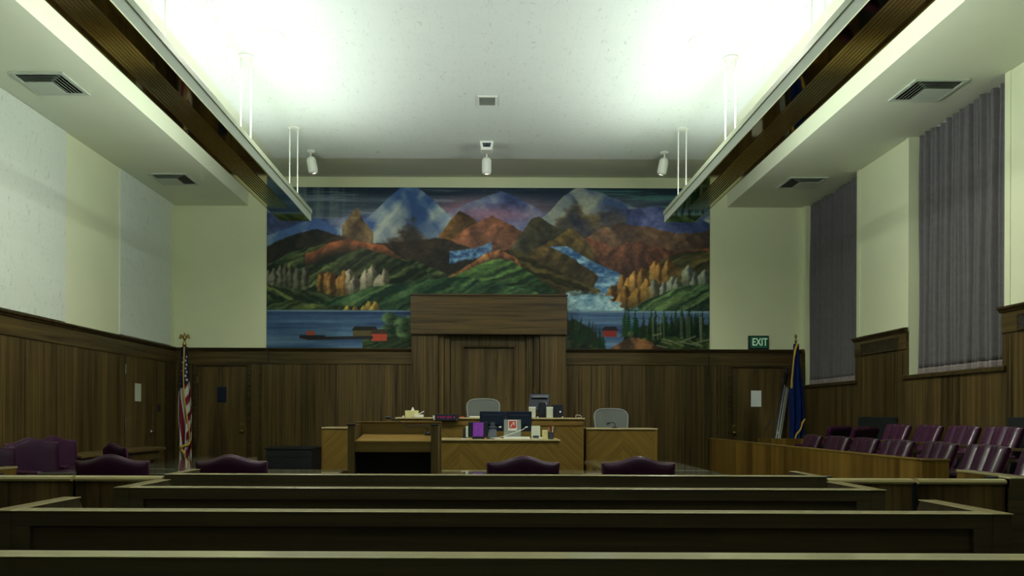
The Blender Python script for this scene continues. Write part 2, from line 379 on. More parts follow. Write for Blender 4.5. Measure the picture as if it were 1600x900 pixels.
# windows behind the curtains
for k, w in enumerate((W1, W2)):
    an = anchor('window_%d' % (k + 1), (RIGHT, (w[0] + w[1]) / 2, SILL))
    b = MB(); ym = (w[0] + w[1]) / 2
    for y in (w[0] + 0.03, ym, w[1] - 0.03): b.box(RIGHT + 0.36, RIGHT + 0.42, y - 0.03, y + 0.03, SILL, ZS + 0.15)
    for z in (SILL + 0.03, 2.9, 4.0, ZS + 0.12): b.box(RIGHT + 0.36, RIGHT + 0.42, w[0], w[1], z - 0.03, z + 0.03)
    struct(b.build('window_frame', 'white', an, 0.004))
    struct(B(RIGHT + 0.385, RIGHT + 0.395, w[0], w[1], SILL, ZS + 0.15).build('pane', 'glass', an))
    b = MB(); b.prism([(RIGHT - 0.06, SILL - 0.05), (RIGHT - 0.06, SILL - 0.01), (RIGHT - 0.05, SILL), (RIGHT + 0.42, SILL), (RIGHT + 0.42, SILL - 0.05)], 'y', w[0] - 0.07, w[1] + 0.07)
    struct(b.build('window_sill', 'wains_dark', an))

# judge's portal: stepped walnut surround with the door in it
dp = anchor('door_2', (0.02, BACK, 0))
b = MB(); b.box(XP0, XP1, 13.70, BACK, 2.715, 3.37); struct(b.build('lintel', 'wains_x', dp, 0.006))
b = MB(); b.box(XP0 - 0.008, XP1 + 0.008, 13.685, BACK, 3.37, 3.40); struct(b.build('lintel_cap', 'wains_dark', dp, 0.004))
b = MB(); b.box(XP0, XP1, 13.692, 13.70, 2.700, 2.718); struct(b.build('lintel_bead', 'wains_dark', dp))
b = MB(); b.box(XP0 + 0.015, -0.852, 13.75, BACK, 0, 2.715); b.box(0.918, XP1 - 0.015, 13.75, BACK, 0, 2.715); struct(b.build('jamb_panel', 'wains', dp, 0.005))
b = MB()
for (a, c, yy) in ((-0.848, -0.76, 13.80), (-0.756, -0.655, 13.85), (0.814, 0.914, 13.80), (0.69, 0.810, 13.85)):
    b.box(a, c, yy, BACK, 0, 2.715)
struct(b.build('stepped_moulding', 'wains', dp, 0.008))
b = MB(); b.prism([(-0.655, 2.715), (0.69, 2.715), (0.69, 0.0), (0.50, 0.0), (0.50, 2.515), (-0.442, 2.515), (-0.442, 0.0), (-0.655, 0.0)], 'y', 13.90, BACK)
struct(b.build('door_frame', 'wains', dp, 0.01))
b = MB(); b.prism([(-0.442, 2.515), (0.50, 2.515), (0.50, 0.0), (0.478, 0.0), (0.478, 2.493), (-0.420, 2.493), (-0.420, 0.0), (-0.442, 0.0)], 'y', 13.885, BACK)
struct(b.build('door_bead', 'wains', dp, 0.005))
b = B(-0.420, 0.478, 13.94, 13.985, 0, 2.493); d_ = struct(b.build('door_leaf', 'door_wood', dp))
struct(MB().lathe([(0.001, 0), (0.012, 0.002), (0.012, 0.008), (0.001, 0.01)], (PX(791, 13.93), 13.93, PZ(623, 13.93)), 12, Matrix.Rotation(R(90), 3, 'X')).build('peephole', 'black', d_))

def wall_door(n, x0, x1, hinge_right, knob_px):
    an = anchor('door_%d' % n, ((x0 + x1) / 2, BACK, 0))
    leaf = struct(B(x0, x1, BACK - 0.042, BACK - 0.005, 0.01, 2.135).build('door_leaf', 'door_wood', an, 0.003))
    b = MB(); b.prism([(x0 - 0.07, 2.185), (x1 + 0.07, 2.185), (x1 + 0.07, 0), (x1 + 0.012, 0), (x1 + 0.012, 2.15), (x0 - 0.012, 2.15), (x0 - 0.012, 0), (x0 - 0.07, 0)], 'y', BACK - 0.055, BACK)
    struct(b.build('door_casing', 'wains_dark', an, 0.006))
    xk = PX(knob_px, BACK)
    b = MB(); b.box(xk - 0.035, xk + 0.035, BACK - 0.048, BACK - 0.042, PZ(679, BACK), PZ(662, BACK)); struct(b.build('lock_plate', 'brass', leaf, 0.002))
    b = MB(); b.lathe([(0.012, 0), (0.012, 0.03), (0.028, 0.04), (0.030, 0.055), (0.02, 0.066), (0.001, 0.068)], (xk, BACK - 0.048, PZ(675, BACK)), 16, Matrix.Rotation(R(90), 3, 'X'))
    b.lathe([(0.016, 0), (0.016, 0.012), (0.001, 0.014)], (xk, BACK - 0.048, PZ(666, BACK)), 14, Matrix.Rotation(R(90), 3, 'X'))
    struct(b.build('knob', 'brass', leaf, smooth=True))
    xh = x1 - 0.005 if hinge_right else x0 + 0.005
    for z in (0.3, 1.9): struct(MB().tube([(xh, BACK - 0.05, z - 0.06), (xh, BACK - 0.05, z + 0.06)], 0.009).build('hinge', 'brass', leaf))
    return an, leaf
d1, leaf1 = wall_door(1, -5.135, -4.255, False, 380)
struct(B(PX(341, BACK), PX(355, BACK), BACK - 0.05, BACK - 0.042, PZ(630, BACK), PZ(606, BACK)).build('glass_pane', 'screen', leaf1))
d3, leaf3 = wall_door(3, 4.335, 5.235, True, 1146)
# door in the left wall, flush with the panelling
an = anchor('door_4', (LEFT, 12.53, 0))
lf = struct(B(LEFT + 0.005, LEFT + 0.034, 12.03, 13.06, 0.01, 2.186).build('door_leaf', 'door_wood', an, 0.002))
b = MB(); b.box(LEFT + 0.03, LEFT + 0.0335, 12.012, 12.03, 0.0, 2.186); b.box(LEFT + 0.03, LEFT + 0.0335, 13.06, 13.078, 0.0, 2.186); struct(b.build('door_gap', 'slot', an))
struct(B(LEFT + 0.034, LEFT + 0.040, 12.36, 12.57, PZ(629, 12.45), PZ(601, 12.45)).build('glass_pane', 'ivory', lf, 0.001))
b = MB(); b.lathe([(0.028, 0), (0.028, 0.008), (0.011, 0.012), (0.011, 0.05)], (LEFT + 0.034, 12.96, PZ(676, 12.9)), 14, Matrix.Rotation(R(90), 3, 'Y'))
b.tube([(LEFT + 0.082, 12.97, PZ(676, 12.9)), (LEFT + 0.085, 12.92, PZ(676, 12.9)), (LEFT + 0.082, 12.84, PZ(676.3, 12.9))], 0.011); struct(b.build('lever_handle', 'chrome', lf, smooth=True))
for z in (0.3, 1.15, 1.98): struct(MB().tube([(LEFT + 0.04, 12.035, z - 0.07), (LEFT + 0.04, 12.035, z + 0.07)], 0.008).build('hinge', 'chrome', lf))

# raised floors under the bench and the jury
struct(B(-2.9, 2.95, 10.25, BACK - 0.05, 0.0, 0.30).build('floor_dais', 'carpet', None, 0.01))
struct(B(3.72, RIGHT - 0.05, 5.9, 12.8, 0.0, 0.09).build('floor_platform', 'carpet', None, 0.01))
struct(B(4.72, RIGHT - 0.05, 5.9, 12.8, 0.09, 0.24).build('floor_riser', 'carpet', None, 0.01))

# ------------------------------------------------------------------ wall and ceiling fittings
# curtains
def curtain(w, label, seed, npl):
    r_ = random.Random(seed)
    y0, y1 = w[0] + 0.01, w[1] - 0.015
    t = thing('curtain', label, 'curtain', (RIGHT + 0.10, (y0 + y1) / 2, SILL), 0, 'window curtains')
    ph = [r_.uniform(-0.5, 0.5) for _ in range(npl + 3)]; am = [r_.uniform(0.75, 1.2) for _ in range(npl + 3)]
    def surf(z_lo, z_hi, amp, xo):
        def fn(u, v):
            z = z_lo + (z_hi - z_lo) * v; k = u * npl; i = int(k); fr = k - i
            spread = 1 - 0.25 * (z - SILL) / (ZS - SILL)
            a = am[i] * (1 - fr) + am[i + 1] * fr; p = ph[i] * (1 - fr) + ph[i + 1] * fr
            kk = k + 0.10 * p * spread + 0.03 * math.sin(2.1 * z + 1.7 * i) * (0.5 + spread)
            s = abs(math.sin(PI * kk)) ** 0.75
            x = RIGHT + 0.225 + xo - amp * a * (0.75 + 0.25 * spread) * (s + 0.16 * math.sin(5 * PI * kk + i) * s)
            return (x, y0 + (y1 - y0) * u + 0.012 * math.sin(2 * z + i) * spread * (1 if 0.02 < u < 0.98 else 0), z)
        return fn
    b = MB().grid(surf(SILL + 0.075, ZS - 0.01, 0.15, 0), npl * 18, 40); b.build('drape', 'curtain', t, smooth=True, solid=0.004)
    b = MB().grid(surf(SILL + 0.005, SILL + 0.085, 0.15, -0.005), npl * 18, 4); b.build('hem', 'hem', t, smooth=True, solid=0.004)['label'] = 'paler beige hem band'
    MB().tube([(RIGHT + 0.15, y0, ZS - 0.004), (RIGHT + 0.15, y1, ZS - 0.004)], 0.008).build('curtain_track', 'white', t)
    return t
curtain(W1, 'grey pleated curtain in the window recess beside the dark blue flag', 3, 14)
curtain(W2, 'wide grey pleated curtain in the window recess between the two wall grilles', 5, 13)

# grilles in the right frieze
def grille(y0, y1, z0, z1, label):
    t = thing('wall_grille', label, 'vent', (RIGHT - 0.042, (y0 + y1) / 2, z0), 0, 'wall grilles in the right wainscot')
    B(RIGHT - 0.046, RIGHT - 0.040, y0, y1, z0, z1).build('backing', 'slot', t)
    b = MB(); x0, x1 = RIGHT - 0.056, RIGHT - 0.042
    b.box(x0, x1, y0 - 0.02, y1 + 0.02, z1, z1 + 0.018); b.box(x0, x1, y0 - 0.02, y1 + 0.02, z0 - 0.018, z0); b.box(x0, x1, y0 - 0.02, y0, z0, z1); b.box(x0, x1, y1, y1 + 0.02, z0, z1)
    b.build('frame', 'wains_dark', t, 0.002)
    b = MB(); n = int((y1 - y0) / 0.035)
    for i in range(-5, n + 1):
        for sg in (1, -1):
            p0 = Vector((RIGHT - 0.05, y0 + i * 0.035, z0)); p1 = Vector((RIGHT - 0.05, y0 + i * 0.035 + (z1 - z0), z1))
            if sg < 0: p0.z, p1.z = z1, z0
            a, c = (y0 - p0.y) / (p1.y - p0.y), (y1 - p0.y) / (p1.y - p0.y); a = max(0, a); c = min(1, c)
            if c - a > 0.02: b.tube([p0.lerp(p1, a), p0.lerp(p1, c)], 0.0035, 4)
    b.build('lattice', 'wains_dark', t)
grille(10.68, 11.70, 2.215, 2.355, 'dark lattice wall grille in the wainscot frieze between the two curtains')
grille(7.05, 8.24, 2.215, 2.355, 'dark lattice wall grille in the wainscot frieze at the edge of the photo')

# square ceiling diffusers in the soffits
def vent(cx, cy, flip, label):
    t = thing('ceiling_vent', label, 'vent', (cx, cy, ZS), 0, 'square ceiling vents in the soffits')
    h = 0.30; s = -1 if flip else 1     # the blank corner sits away from the room centre and toward the viewer
    b = MB(); zl, zh = ZS - 0.016, ZS + 0.0
    for (x0, x1, y0, y1) in ((-h, h, -h, -h + 0.04), (-h, h, h - 0.04, h), (-h, -h + 0.04, -h + 0.04, h - 0.04), (h - 0.04, h, -h + 0.04, h - 0.04)):
        b.box(cx + x0, cx + x1, cy + y0, cy + y1, zl, zh)
    b.build('frame', 'vent', t, 0.003)
    q = h - 0.036; b = MB()
    for (x0, x1, y0, y1) in ((-q, q, -q, -q + 0.004), (-q, q, q - 0.004, q), (-q, -q + 0.004, -q, q), (q - 0.004, q, -q, q)): b.box(cx + x0, cx + x1, cy + y0, cy + y1, ZS - 0.002, ZS + 0.16)
    b.box(cx - q, cx + q, cy - q, cy + q, ZS + 0.16, ZS + 0.165); b.build('duct', 'slot', t)
    # L-shaped louvres on the far side and on the side toward the room centre
    for k in range(5):
        e = q - 0.050 - k * 0.042
        b = MB(); xi = cx + s * (q - 0.010 - k * 0.042); xo = cx - s * (q - 0.004); ye = cy - (q - 0.008 - k * 0.042)
        b.prism([(ye, ZS - 0.012), (ye + 0.004, ZS - 0.012), (ye + 0.042, ZS + 0.010), (ye + 0.038, ZS + 0.010)], 'x', min(xo, xi), max(xo, xi))
        b.prism([(xi, ZS - 0.012), (xi - s * 0.006, ZS - 0.012), (xi - s * 0.032, ZS + 0.010), (xi - s * 0.026, ZS + 0.010)], 'y', ye, cy + q - 0.004)
        b.build('louvre', 'vent', t)
    e = q - 0.008 - 5 * 0.042 + 0.012
    x0, x1 = sorted((cx - s * (q - 0.004), cx + s * (q - 0.010 - 5 * 0.042 + 0.016)))
    B(x0, x1, cy - e, cy + q - 0.004, ZS - 0.014, ZS - 0.008).build('blank_panel', 'vent', t, 0.002)
vent(-4.92, 8.85, False, 'large white ceiling vent in the left soffit, the nearer of the two there')
vent(-4.94, 12.42, False, 'white ceiling vent in the left soffit near the mural wall')
vent(4.99, 8.95, True, 'large white ceiling vent in the right soffit above the wide curtain')
vent(4.98, 12.50, True, 'white ceiling vent in the right soffit above the far curtain')

# the two suspended light troughs
def trough(sx, label):
    t = thing('trough_light', label, 'ceiling light', (sx * 2.70, 6.0, 3.95), 0, 'suspended light troughs')
    cx = sx * 2.70; y0, y1 = 0.6, 11.04; hb = 0.2125; zb = 4.010
    prof = [(-hb, zb), (-hb - 0.012, 4.09), (-hb - 0.012, 4.10), (-hb + 0.008, 4.10), (-hb + 0.012, zb + 0.02), (hb - 0.012, zb + 0.02), (hb - 0.008, 4.10), (hb + 0.012, 4.10), (hb + 0.012, 4.09), (hb, zb)]
    MB().prism([(cx + a, z) for a, z in prof], 'y', y0, y1).build('housing', 'fixture', t)
    b = MB()
    for s in (-1, 1):
        a0, a1 = cx + s * (hb - 0.006), cx + s * (hb + 0.026)
        b.box(min(a0, a1), max(a0, a1), y0, y1 + 0.012, 4.101, 4.160)
    b.build('top_lip', 'fixture_lip', t, 0.003)
    b = MB(); b.box(cx - hb - 0.012, cx + hb + 0.012, y1, y1 + 0.012, zb, 4.101); b.build('end_cap', 'fixture', t)
    MB().box(cx - hb + 0.004, cx + hb - 0.004, y0, y1, zb - 0.006, zb).build('bronze_panel', 'mirror', t)
    b = MB()
    for s in (-1, 1): b.box(cx + s * (hb - 0.002) - 0.004, cx + s * (hb - 0.002) + 0.004, y0, y1, zb - 0.010, zb + 0.002)
    b.build('edge_strip', 'rib', t)
    b = MB()
    for k in range(8):          # u runs from the wall side to the room side
        u = 0.16 + k * 0.0715; xk = cx + sx * (hb - u * 2 * hb)
        b.box(xk - 0.003, xk + 0.003, y0, 10.35, zb - 0.018, zb - 0.006)
    b.build('ribs', 'rib', t)
    for yy in (1.84, 4.14, 6.44, 8.78, 10.95):
        MB().lathe([(0.001, 0), (0.085, 0.0), (0.09, -0.012), (0.07, -0.02), (0.001, -0.021)], (cx, yy, ZC), 20).build('rod_canopy', 'white', t, smooth=False)
        for d in (-0.055, 0.055):
            MB().tube([(cx + d, yy, zb + 0.02), (cx + d, yy, ZC - 0.01)], 0.0085, 8).build('suspension_rod', 'white', t)
    for k in range(8):
        ya = y0 + 0.06 + k * 1.295
        for d in (-0.09, 0.09): MB().tube([(cx + d, ya, 4.075), (cx + d, ya + 1.2, 4.075)], 0.013, 8).build('lamp_tube', 'lamp', t)
trough(-1, 'long suspended trough light with ribbed bronze underside, hung on the flag side')
trough(1, 'long suspended trough light with ribbed bronze underside, hung on the curtain side')

# round downlights with an added glow, grille, emergency light, spotlights
DOWN = []
for k, (px, py) in enumerate(((418, 58), (1098, 63))):
    Y = (ZC - EYE) * F / (650 - py); x = PX(px, Y)
    DOWN.append((x, Y)); t = thing('ceiling_downlight', ['round white recessed downlight beside the left trough', 'round white recessed downlight beside the right trough'][k], 'downlight', (x, Y, ZC), 0, 'round recessed downlights')
    MB().lathe([(0.10, -0.004), (0.165, 0.0), (0.165, -0.006), (0.135, -0.016), (0.095, -0.012)], (x, Y, ZC), 32).build('trim_ring', 'white', t, smooth=False)
    MB().lathe([(0.001, -0.008), (0.098, -0.008), (0.098, -0.002), (0.001, -0.002)], (x, Y, ZC), 32).build('lens', 'downlens', t)
Y = 10.0; x = PX(759.5, Y)
t = thing('ceiling_grille', 'small grey rectangular ceiling grille at the centre of the tiled ceiling', 'vent', (x, Y, ZC))
b = MB()
for (x0, x1, y0, y1) in ((-0.125, 0.125, -0.16, -0.13), (-0.125, 0.125, 0.13, 0.16), (-0.125, -0.10, -0.13, 0.13), (0.10, 0.125, -0.13, 0.13)): b.box(x + x0, x + x1, Y + y0, Y + y1, ZC - 0.012, ZC)
b.build('frame', 'white', t, 0.002); B(x - 0.1, x + 0.1, Y - 0.13, Y + 0.13, ZC - 0.004, ZC).build('backing', 'charcoal', t)
b = MB()
for k in range(12): b.obox((x, Y - 0.12 + k * 0.022, ZC - 0.008), (0.2, 0.018, 0.002), Matrix.Rotation(R(30), 3, 'X'))
b.build('louvres', 'vent', t)
Y = 11.5; x = PX(759, Y)
t = thing('emergency_light', 'white box with dark twin-lens window on the ceiling above the centre spotlight', 'emergency light', (x, Y, ZC))
MB().prism([(x - 0.10, ZC), (x + 0.10, ZC), (x + 0.078, ZC - 0.13), (x - 0.078, ZC - 0.13)], 'y', Y - 0.05, Y + 0.14).build('case', 'white', t, 0.004)
MB().prism([(x - 0.062, ZC - 0.030), (x + 0.062, ZC - 0.030), (x + 0.050, ZC - 0.088), (x - 0.050, ZC - 0.088)], 'y', Y - 0.054, Y - 0.048).build('window', 'screen', t)
for d in (-0.025, 0.025): MB().lathe([(0.001, 0), (0.018, 0), (0.02, 0.006), (0.001, 0.008)], (x + d, Y - 0.053, ZC - 0.056), 14, Matrix.Rotation(R(90), 3, 'X')).build('lens', 'steelblue', t)

def spotlight(px, py, tilt, label):
    Y = 11.92; x = PX(px, Y)
    t = thing('spotlight', label, 'spotlight', (x, Y, ZC), 0, 'white spotlights on the ceiling in front of the mural')
    MB().lathe([(0.001, 0), (0.065, 0.0), (0.06, -0.018), (0.03, -0.028), (0.001, -0.028)], (x, Y, ZC), 20).build('canopy', 'white', t, smooth=True)
    MB().tube([(x, Y, ZC - 0.02), (x, Y, ZC - 0.10)], 0.010).build('stem', 'white', t)
    ax = Matrix.Rotation(R(tilt), 3, 'Y') @ Matrix.Rotation(R(8), 3, 'X')
    MB().lathe([(0.001, 0.0), (0.035, -0.004), (0.058, -0.022), (0.07, -0.05), (0.072, -0.20), (0.066, -0.235), (0.052, -0.25), (0.045, -0.235), (0.001, -0.225)], (x, Y, ZC - 0.085), 24, ax).build('lamp_housing', 'white', t, smooth=True)
    return Vector((x, Y, ZC - 0.085)) + ax @ Vector((0, 0, -0.26))
SPOTS = [spotlight(484, 253, -9, 'white spotlight on the ceiling beside the left trough end'),
         spotlight(759, 250, 0, 'white spotlight at the centre of the ceiling, below the emergency light'),
         spotlight(1037, 255, 9, 'white spotlight on the ceiling beside the right trough end')]

# exit sign
x0, x1, z0, z1 = PX(1168, BACK), PX(1199, BACK), PZ(544.5, BACK), PZ(523.5, BACK)
t = thing('exit_sign', 'green EXIT sign in a dark frame on the wall above the right-hand door', 'sign', ((x0 + x1) / 2, BACK, z0))
B(x0, x1, BACK - 0.06, BACK, z0, z1).build('case', 'black', t, 0.004)
B(x0 + 0.022, x1 - 0.022, BACK - 0.064, BACK - 0.058, z0 + 0.022, z1 - 0.022).build('face', 'green', t)
def lettering(txt, size, loc, rot, mat, parent, name='lettering', sx=1.0):
    c = bpy.data.curves.new(name, 'FONT'); c.body = txt; c.size = size; c.align_x = 'CENTER'; c.align_y = 'CENTER'; c.extrude = 0.001; c.offset = size * 0.012
    tmp = bpy.data.objects.new(name, c); COL.objects.link(tmp); dg = bpy.context.evaluated_depsgraph_get()
    me = bpy.data.meshes.new_from_object(tmp.evaluated_get(dg)); bpy.data.objects.remove(tmp); bpy.data.curves.remove(c)
    o = bpy.data.objects.new(name, me); COL.objects.link(o); me.materials.clear(); me.materials.append(M[mat])
    off = Vector((0, 0, 0)); p = parent
    while p is not None: off += p.location; p = p.parent
    o.parent = parent; o.location = Vector(loc) - off; o.rotation_euler = rot; o.scale = (sx, 1, 1); return o
lettering('EXIT', 0.185, ((x0 + x1) / 2 + 0.015, BACK - 0.066, (z0 + z1) / 2), (R(90), 0, 0), 'letter', t, sx=0.72)
# papers and plates on walls and doors
o = B(PX(1172, BACK), PX(1188, BACK), BACK - 0.046, BACK - 0.0425, PZ(634, BACK), PZ(609, BACK)).build('notice', 'notice'); tag(o, 'blank white notice fixed to the door under the exit sign', 'notice')
b = B(LEFT + 0.031, LEFT + 0.045, 13.22, 13.32, PZ(643, 13.27), PZ(634, 13.27)); o = b.build('switch_plate', 'black', None, 0.003); tag(o, 'small dark switch plate on the wainscot beside the left wall door', 'switch')
# ------------------------------------------------------------------ painted mountain-and-lake mural
def make_mural():
    W, H = 640, 234
    sxx, syy = 690.0 / W, 252.0 / H
    gx, gy = np.meshgrid((np.arange(W) + 0.5) * sxx, (np.arange(H) + 0.5) * syy)
    def vnoise(cx, cy):
        gw, gh = int(690 / cx) + 3, int(252 / cy) + 3
        g = rng.random((gh, gw)); fx, fy = gx / cx, gy / cy
        ix, iy = fx.astype(int), fy.astype(int); tx, ty = fx - ix, fy - iy
        tx = tx * tx * (3 - 2 * tx); ty = ty * ty * (3 - 2 * ty)
        return (g[iy, ix] * (1 - tx) + g[iy, ix + 1] * tx) * (1 - ty) + (g[iy + 1, ix] * (1 - tx) + g[iy + 1, ix + 1] * tx) * ty
    def fbm(cx, cy, o=4):
        r = 0; a = 1; s = 0
        for k in range(o): r = r + a * vnoise(cx / 2 ** k, cy / 2 ** k); s += a; a *= 0.55
        return r / s - 0.5
    img = np.zeros((H, W, 3))
    wx, wy = fbm(26, 18) * 16, fbm(22, 16) * 12
    X, Y = gx + wx, gy + wy
    streak = fbm(90, 5, 5); brush = fbm(16, 7, 4); fine = fbm(6, 4, 3); diag = 0
    def lay(mask, col, a=1.0):
        a = (mask * a)[..., None] if not np.isscalar(mask) else a
        img[:] = img * (1 - a) + np.array(col, float) * a
    def soft(d, w=1.5): return np.clip(0.5 + d / w, 0, 1)
    def mix(c0, c1, t): t = np.clip(t, 0, 1)[..., None]; return np.array(c0, float) * (1 - t) + np.array(c1, float) * t
    def layc(mask, colimg): img[:] = img * (1 - mask[..., None]) + colimg * mask[..., None]
    def ridge(pts):
        px, py = zip(*pts); return np.interp(X[0] * 0 + gx[0], px, py)[None, :] + fbm(20, 400, 4) * 14
    # sky
    layc(np.ones((H, W)), mix((46, 60, 74), (84, 96, 108), 0.5 + 1.7 * streak))
    lay(soft(14 - gy, 10), (26, 40, 54), 0.75)
    lay(np.exp(-((gx - 345) / 95) ** 2 - ((gy - 34) / 18) ** 2), (128, 94, 110), 0.8)
    lay(soft(streak - 0.12, 0.1) * (gy < 60) * (gx < 420), (122, 132, 150), 0.35)
    lay(soft(streak - 0.10, 0.1) * (gy < 34) * (gx > 500), (70, 118, 110), 0.55)
    lay(np.exp(-((gx - 55) / 60) ** 2) * soft(fbm(5, 160, 2) + 0.1, 0.2) * (gy < 80), (104, 120, 116), 0.5)
    TAB = rng.random((257, 257))
    def vn(fx, fy):
        fx = fx + 90.0; fy = fy + 90.0; ix, iy = np.floor(fx).astype(int), np.floor(fy).astype(int); tx, ty = fx - ix, fy - iy
        tx = tx * tx * (3 - 2 * tx); ty = ty * ty * (3 - 2 * ty); ix %= 256; iy %= 256
        return (TAB[iy, ix] * (1 - tx) + TAB[iy, ix + 1] * tx) * (1 - ty) + (TAB[iy + 1, ix] * (1 - tx) + TAB[iy + 1, ix + 1] * tx) * ty
    def planes(w, ln, sh):
        """cut planes: two families of sheared bands, steep to the left and to the right"""
        q = gx + wx * 0.8; t = gy + wy * 0.8
        a = vn((q + sh * t) / w, (t - sh * q) / ln + 13); b_ = vn((q - sh * t) / w + 41, (t + sh * q) / ln)
        a2 = vn((q + sh * t) / w * 2.3 + 7, (t - sh * q) / ln * 2 + 3); b2 = vn((q - sh * t) / w * 2.3 + 77, (t + sh * q) / ln * 2)
        ss = lambda z: np.clip((z - 0.5) * 7, -1, 1)
        return 0.75 * ss(a) - 0.75 * ss(b_) + 0.4 * ss(a2) - 0.4 * ss(b2)
    def rake(sl, w=5.0, ln=70.0):
        t = gy - sl * gx + wy * 1.2
        return (vn(gx / ln + 5, t / w) + 0.6 * vn(gx / ln * 2 + 31, t / w * 2.1)) / 1.6 - 0.5
    def facets(cx, cy, seed_o=3):
        nz = fbm(cx, cy, seed_o); r = 1 - np.abs(nz) * 5
        g = np.gradient(r, axis=1) * 0.9 + np.gradient(r, axis=0) * 0.45
        return np.clip(g / (g.std() + 1e-6), -2.2, 2.2)
    F1, F2, F3 = planes(34, 90, 0.75), planes(21, 60, 0.7), planes(12, 40, 0.6)
    def mass(pts, cl, cr, fac, amp=0.32, rough=9, lit=None, base=0.5, snow=None, al=1.0, fade=None, soften=2.0):
        """A painted mass below a ridge line; facets lit from the left."""
        px, py = zip(*pts)
        top = np.interp(gx[0], px, py)[None, :] + fbm(26, 500, 4)[:1] * rough
        m = soft(gy - top, soften) * (gx > px[0]) * (gx < px[-1])
        slope = np.gradient(np.interp(gx[0], px, py), sxx); slope = np.convolve(slope, np.ones(31) / 31, 'same')[None, :]
        d = np.maximum(gy - top, 0)
        s = base + amp * fac + np.clip(-slope * 0.30, -0.22, 0.26) * np.exp(-d / 45) + 0.7 * brush * 0.5
        c = mix(cr, cl, s) * (1 + 0.30 * fine)[..., None]
        if snow:
            lo, amt = snow
            sm = soft(lo - d + 22 * brush + 10 * fac, 14) * amt
            c = c * (1 - sm[..., None]) + mix((58, 84, 128), (150, 162, 160), 0.42 + 0.40 * fac - 0.25 * np.clip(slope * 3, -1, 1)) * sm[..., None]
        if fade:
            c = c * (1 - fade[1] * np.clip(d / fade[0], 0, 1)[..., None]) + np.array((26, 30, 34.0)) * (fade[1] * np.clip(d / fade[0], 0, 1)[..., None])
        layc(m * al, c)
    # far ranges in blue and violet
    mass([(-5, 40), (60, 52), (150, 44), (280, 40), (330, 18), (365, 4), (400, 22), (440, 44), (520, 36), (600, 30), (700, 46)], (96, 104, 132), (50, 60, 92), F1, 0.25, 8, snow=(18, 0.35))
    lay(np.exp(-((gx - 350) / 70) ** 2 - ((gy - 42) / 13) ** 2), (140, 104, 116), 0.65)
    # the two snow peaks
    mass([(-5, 78), (40, 62), (75, 50), (96, 58), (120, 66), (160, 44), (206, 2), (228, -6), (252, 14), (290, 48), (326, 62), (372, 86), (420, 110)], (112, 98, 80), (44, 46, 52), F1, 0.34, 9, snow=(66, 0.95), fade=(120, 0.4))
    mass([(118, 60), (136, 36), (142, 32), (150, 52), (166, 70)], (138, 122, 88), (60, 52, 44), F3, 0.2, 4, fade=(60, 0.5))
    mass([(268, 74), (300, 36), (318, 44), (350, 76), (392, 96)], (126, 98, 62), (56, 46, 36), F2, 0.26, 7, fade=(70, 0.5))
    mass([(396, 78), (436, 40), (462, 12), (486, -4), (520, 6), (566, 28), (612, 42), (660, 52), (700, 44)], (118, 104, 68), (46, 52, 70), F1, 0.34, 8, snow=(26, 0.7), fade=(110, 0.35))
    mass([(560, 34), (610, 28), (650, 40), (700, 60)], (84, 94, 134), (46, 58, 92), F2, 0.3, 6)
    # brown and rust ridges
    mass([(270, 96), (310, 66), (338, 48), (352, 44), (386, 62), (420, 84), (450, 100)], (128, 88, 66), (66, 50, 44), F2, 0.26, 8, fade=(70, 0.35))
    mass([(380, 92), (412, 50), (424, 46), (450, 62), (490, 84), (520, 96)], (78, 76, 60), (30, 36, 38), F2, 0.24, 6, fade=(60, 0.4))
    mass([(470, 96), (520, 64), (556, 54), (600, 62), (640, 72), (700, 66)], (106, 86, 68), (58, 50, 46), F2, 0.26, 9, fade=(70, 0.35))
    mass([(440, 104), (486, 80), (500, 76), (540, 92), (580, 84), (640, 100), (700, 92)], (112, 76, 58), (56, 42, 38), F3, 0.26, 10, fade=(60, 0.45))
    mass([(410, 100), (450, 78), (470, 64), (486, 72), (510, 96)], (112, 96, 60), (48, 46, 36), F3, 0.22, 6, fade=(40, 0.5))
    mass([(-5, 96), (30, 78), (80, 66), (110, 74), (150, 88), (230, 84), (280, 80), (320, 96), (372, 118), (430, 134)], (66, 58, 48), (28, 32, 34), F1, 0.24, 8, fade=(60, 0.45))
    # blue glacier that winds down to the lake
    gyv = np.array([88, 100, 112, 124, 138, 152, 166, 178, 196]); gxv = np.array([448, 470, 492, 510, 538, 528, 514, 502, 494])
    c = np.interp(gy[:, 0], gyv, gxv)[:, None]; wd = np.interp(gy[:, 0], gyv, [30, 26, 24, 34, 38, 30, 34, 54, 70])[:, None] / 2
    m = soft(wd - np.abs(gx - c + wx * 0.9), 3) * (gy > 92) * (gy < 198)
    layc(m, mix((40, 72, 108), (120, 150, 168), 0.42 + 1.6 * fbm(30, 5, 4) + 1.0 * fine))
    m = soft(9 - np.abs(gy - 100 - (gx - 330) * -0.25 + wy), 3) * (gx > 285) * (gx < 350); layc(m * 0.9, mix((38, 66, 104), (96, 134, 160), 0.45 + 1.8 * fine))
    # green shoulders with light raking strokes
    def hill(pts, cl, cr, sl=0.6, per=7.0, rough=7, amp=0.30, fade=(80, 0.3)):
        mass(pts, cl, cr, np.clip(rake(-sl * 0.8, per * 0.9) * 5.5, -1.4, 2), amp, rough, base=0.30, fade=fade)
    hill([(-5, 128), (30, 104), (84, 88), (110, 82), (180, 98), (240, 118), (300, 142)], (108, 118, 74), (24, 38, 32), 0.55)
    mass([(60, 104), (96, 88), (126, 78), (150, 84), (176, 90), (196, 100), (214, 112)], (160, 96, 62), (84, 56, 42), F3, 0.28, 8, al=0.9, fade=(22, 1.0))
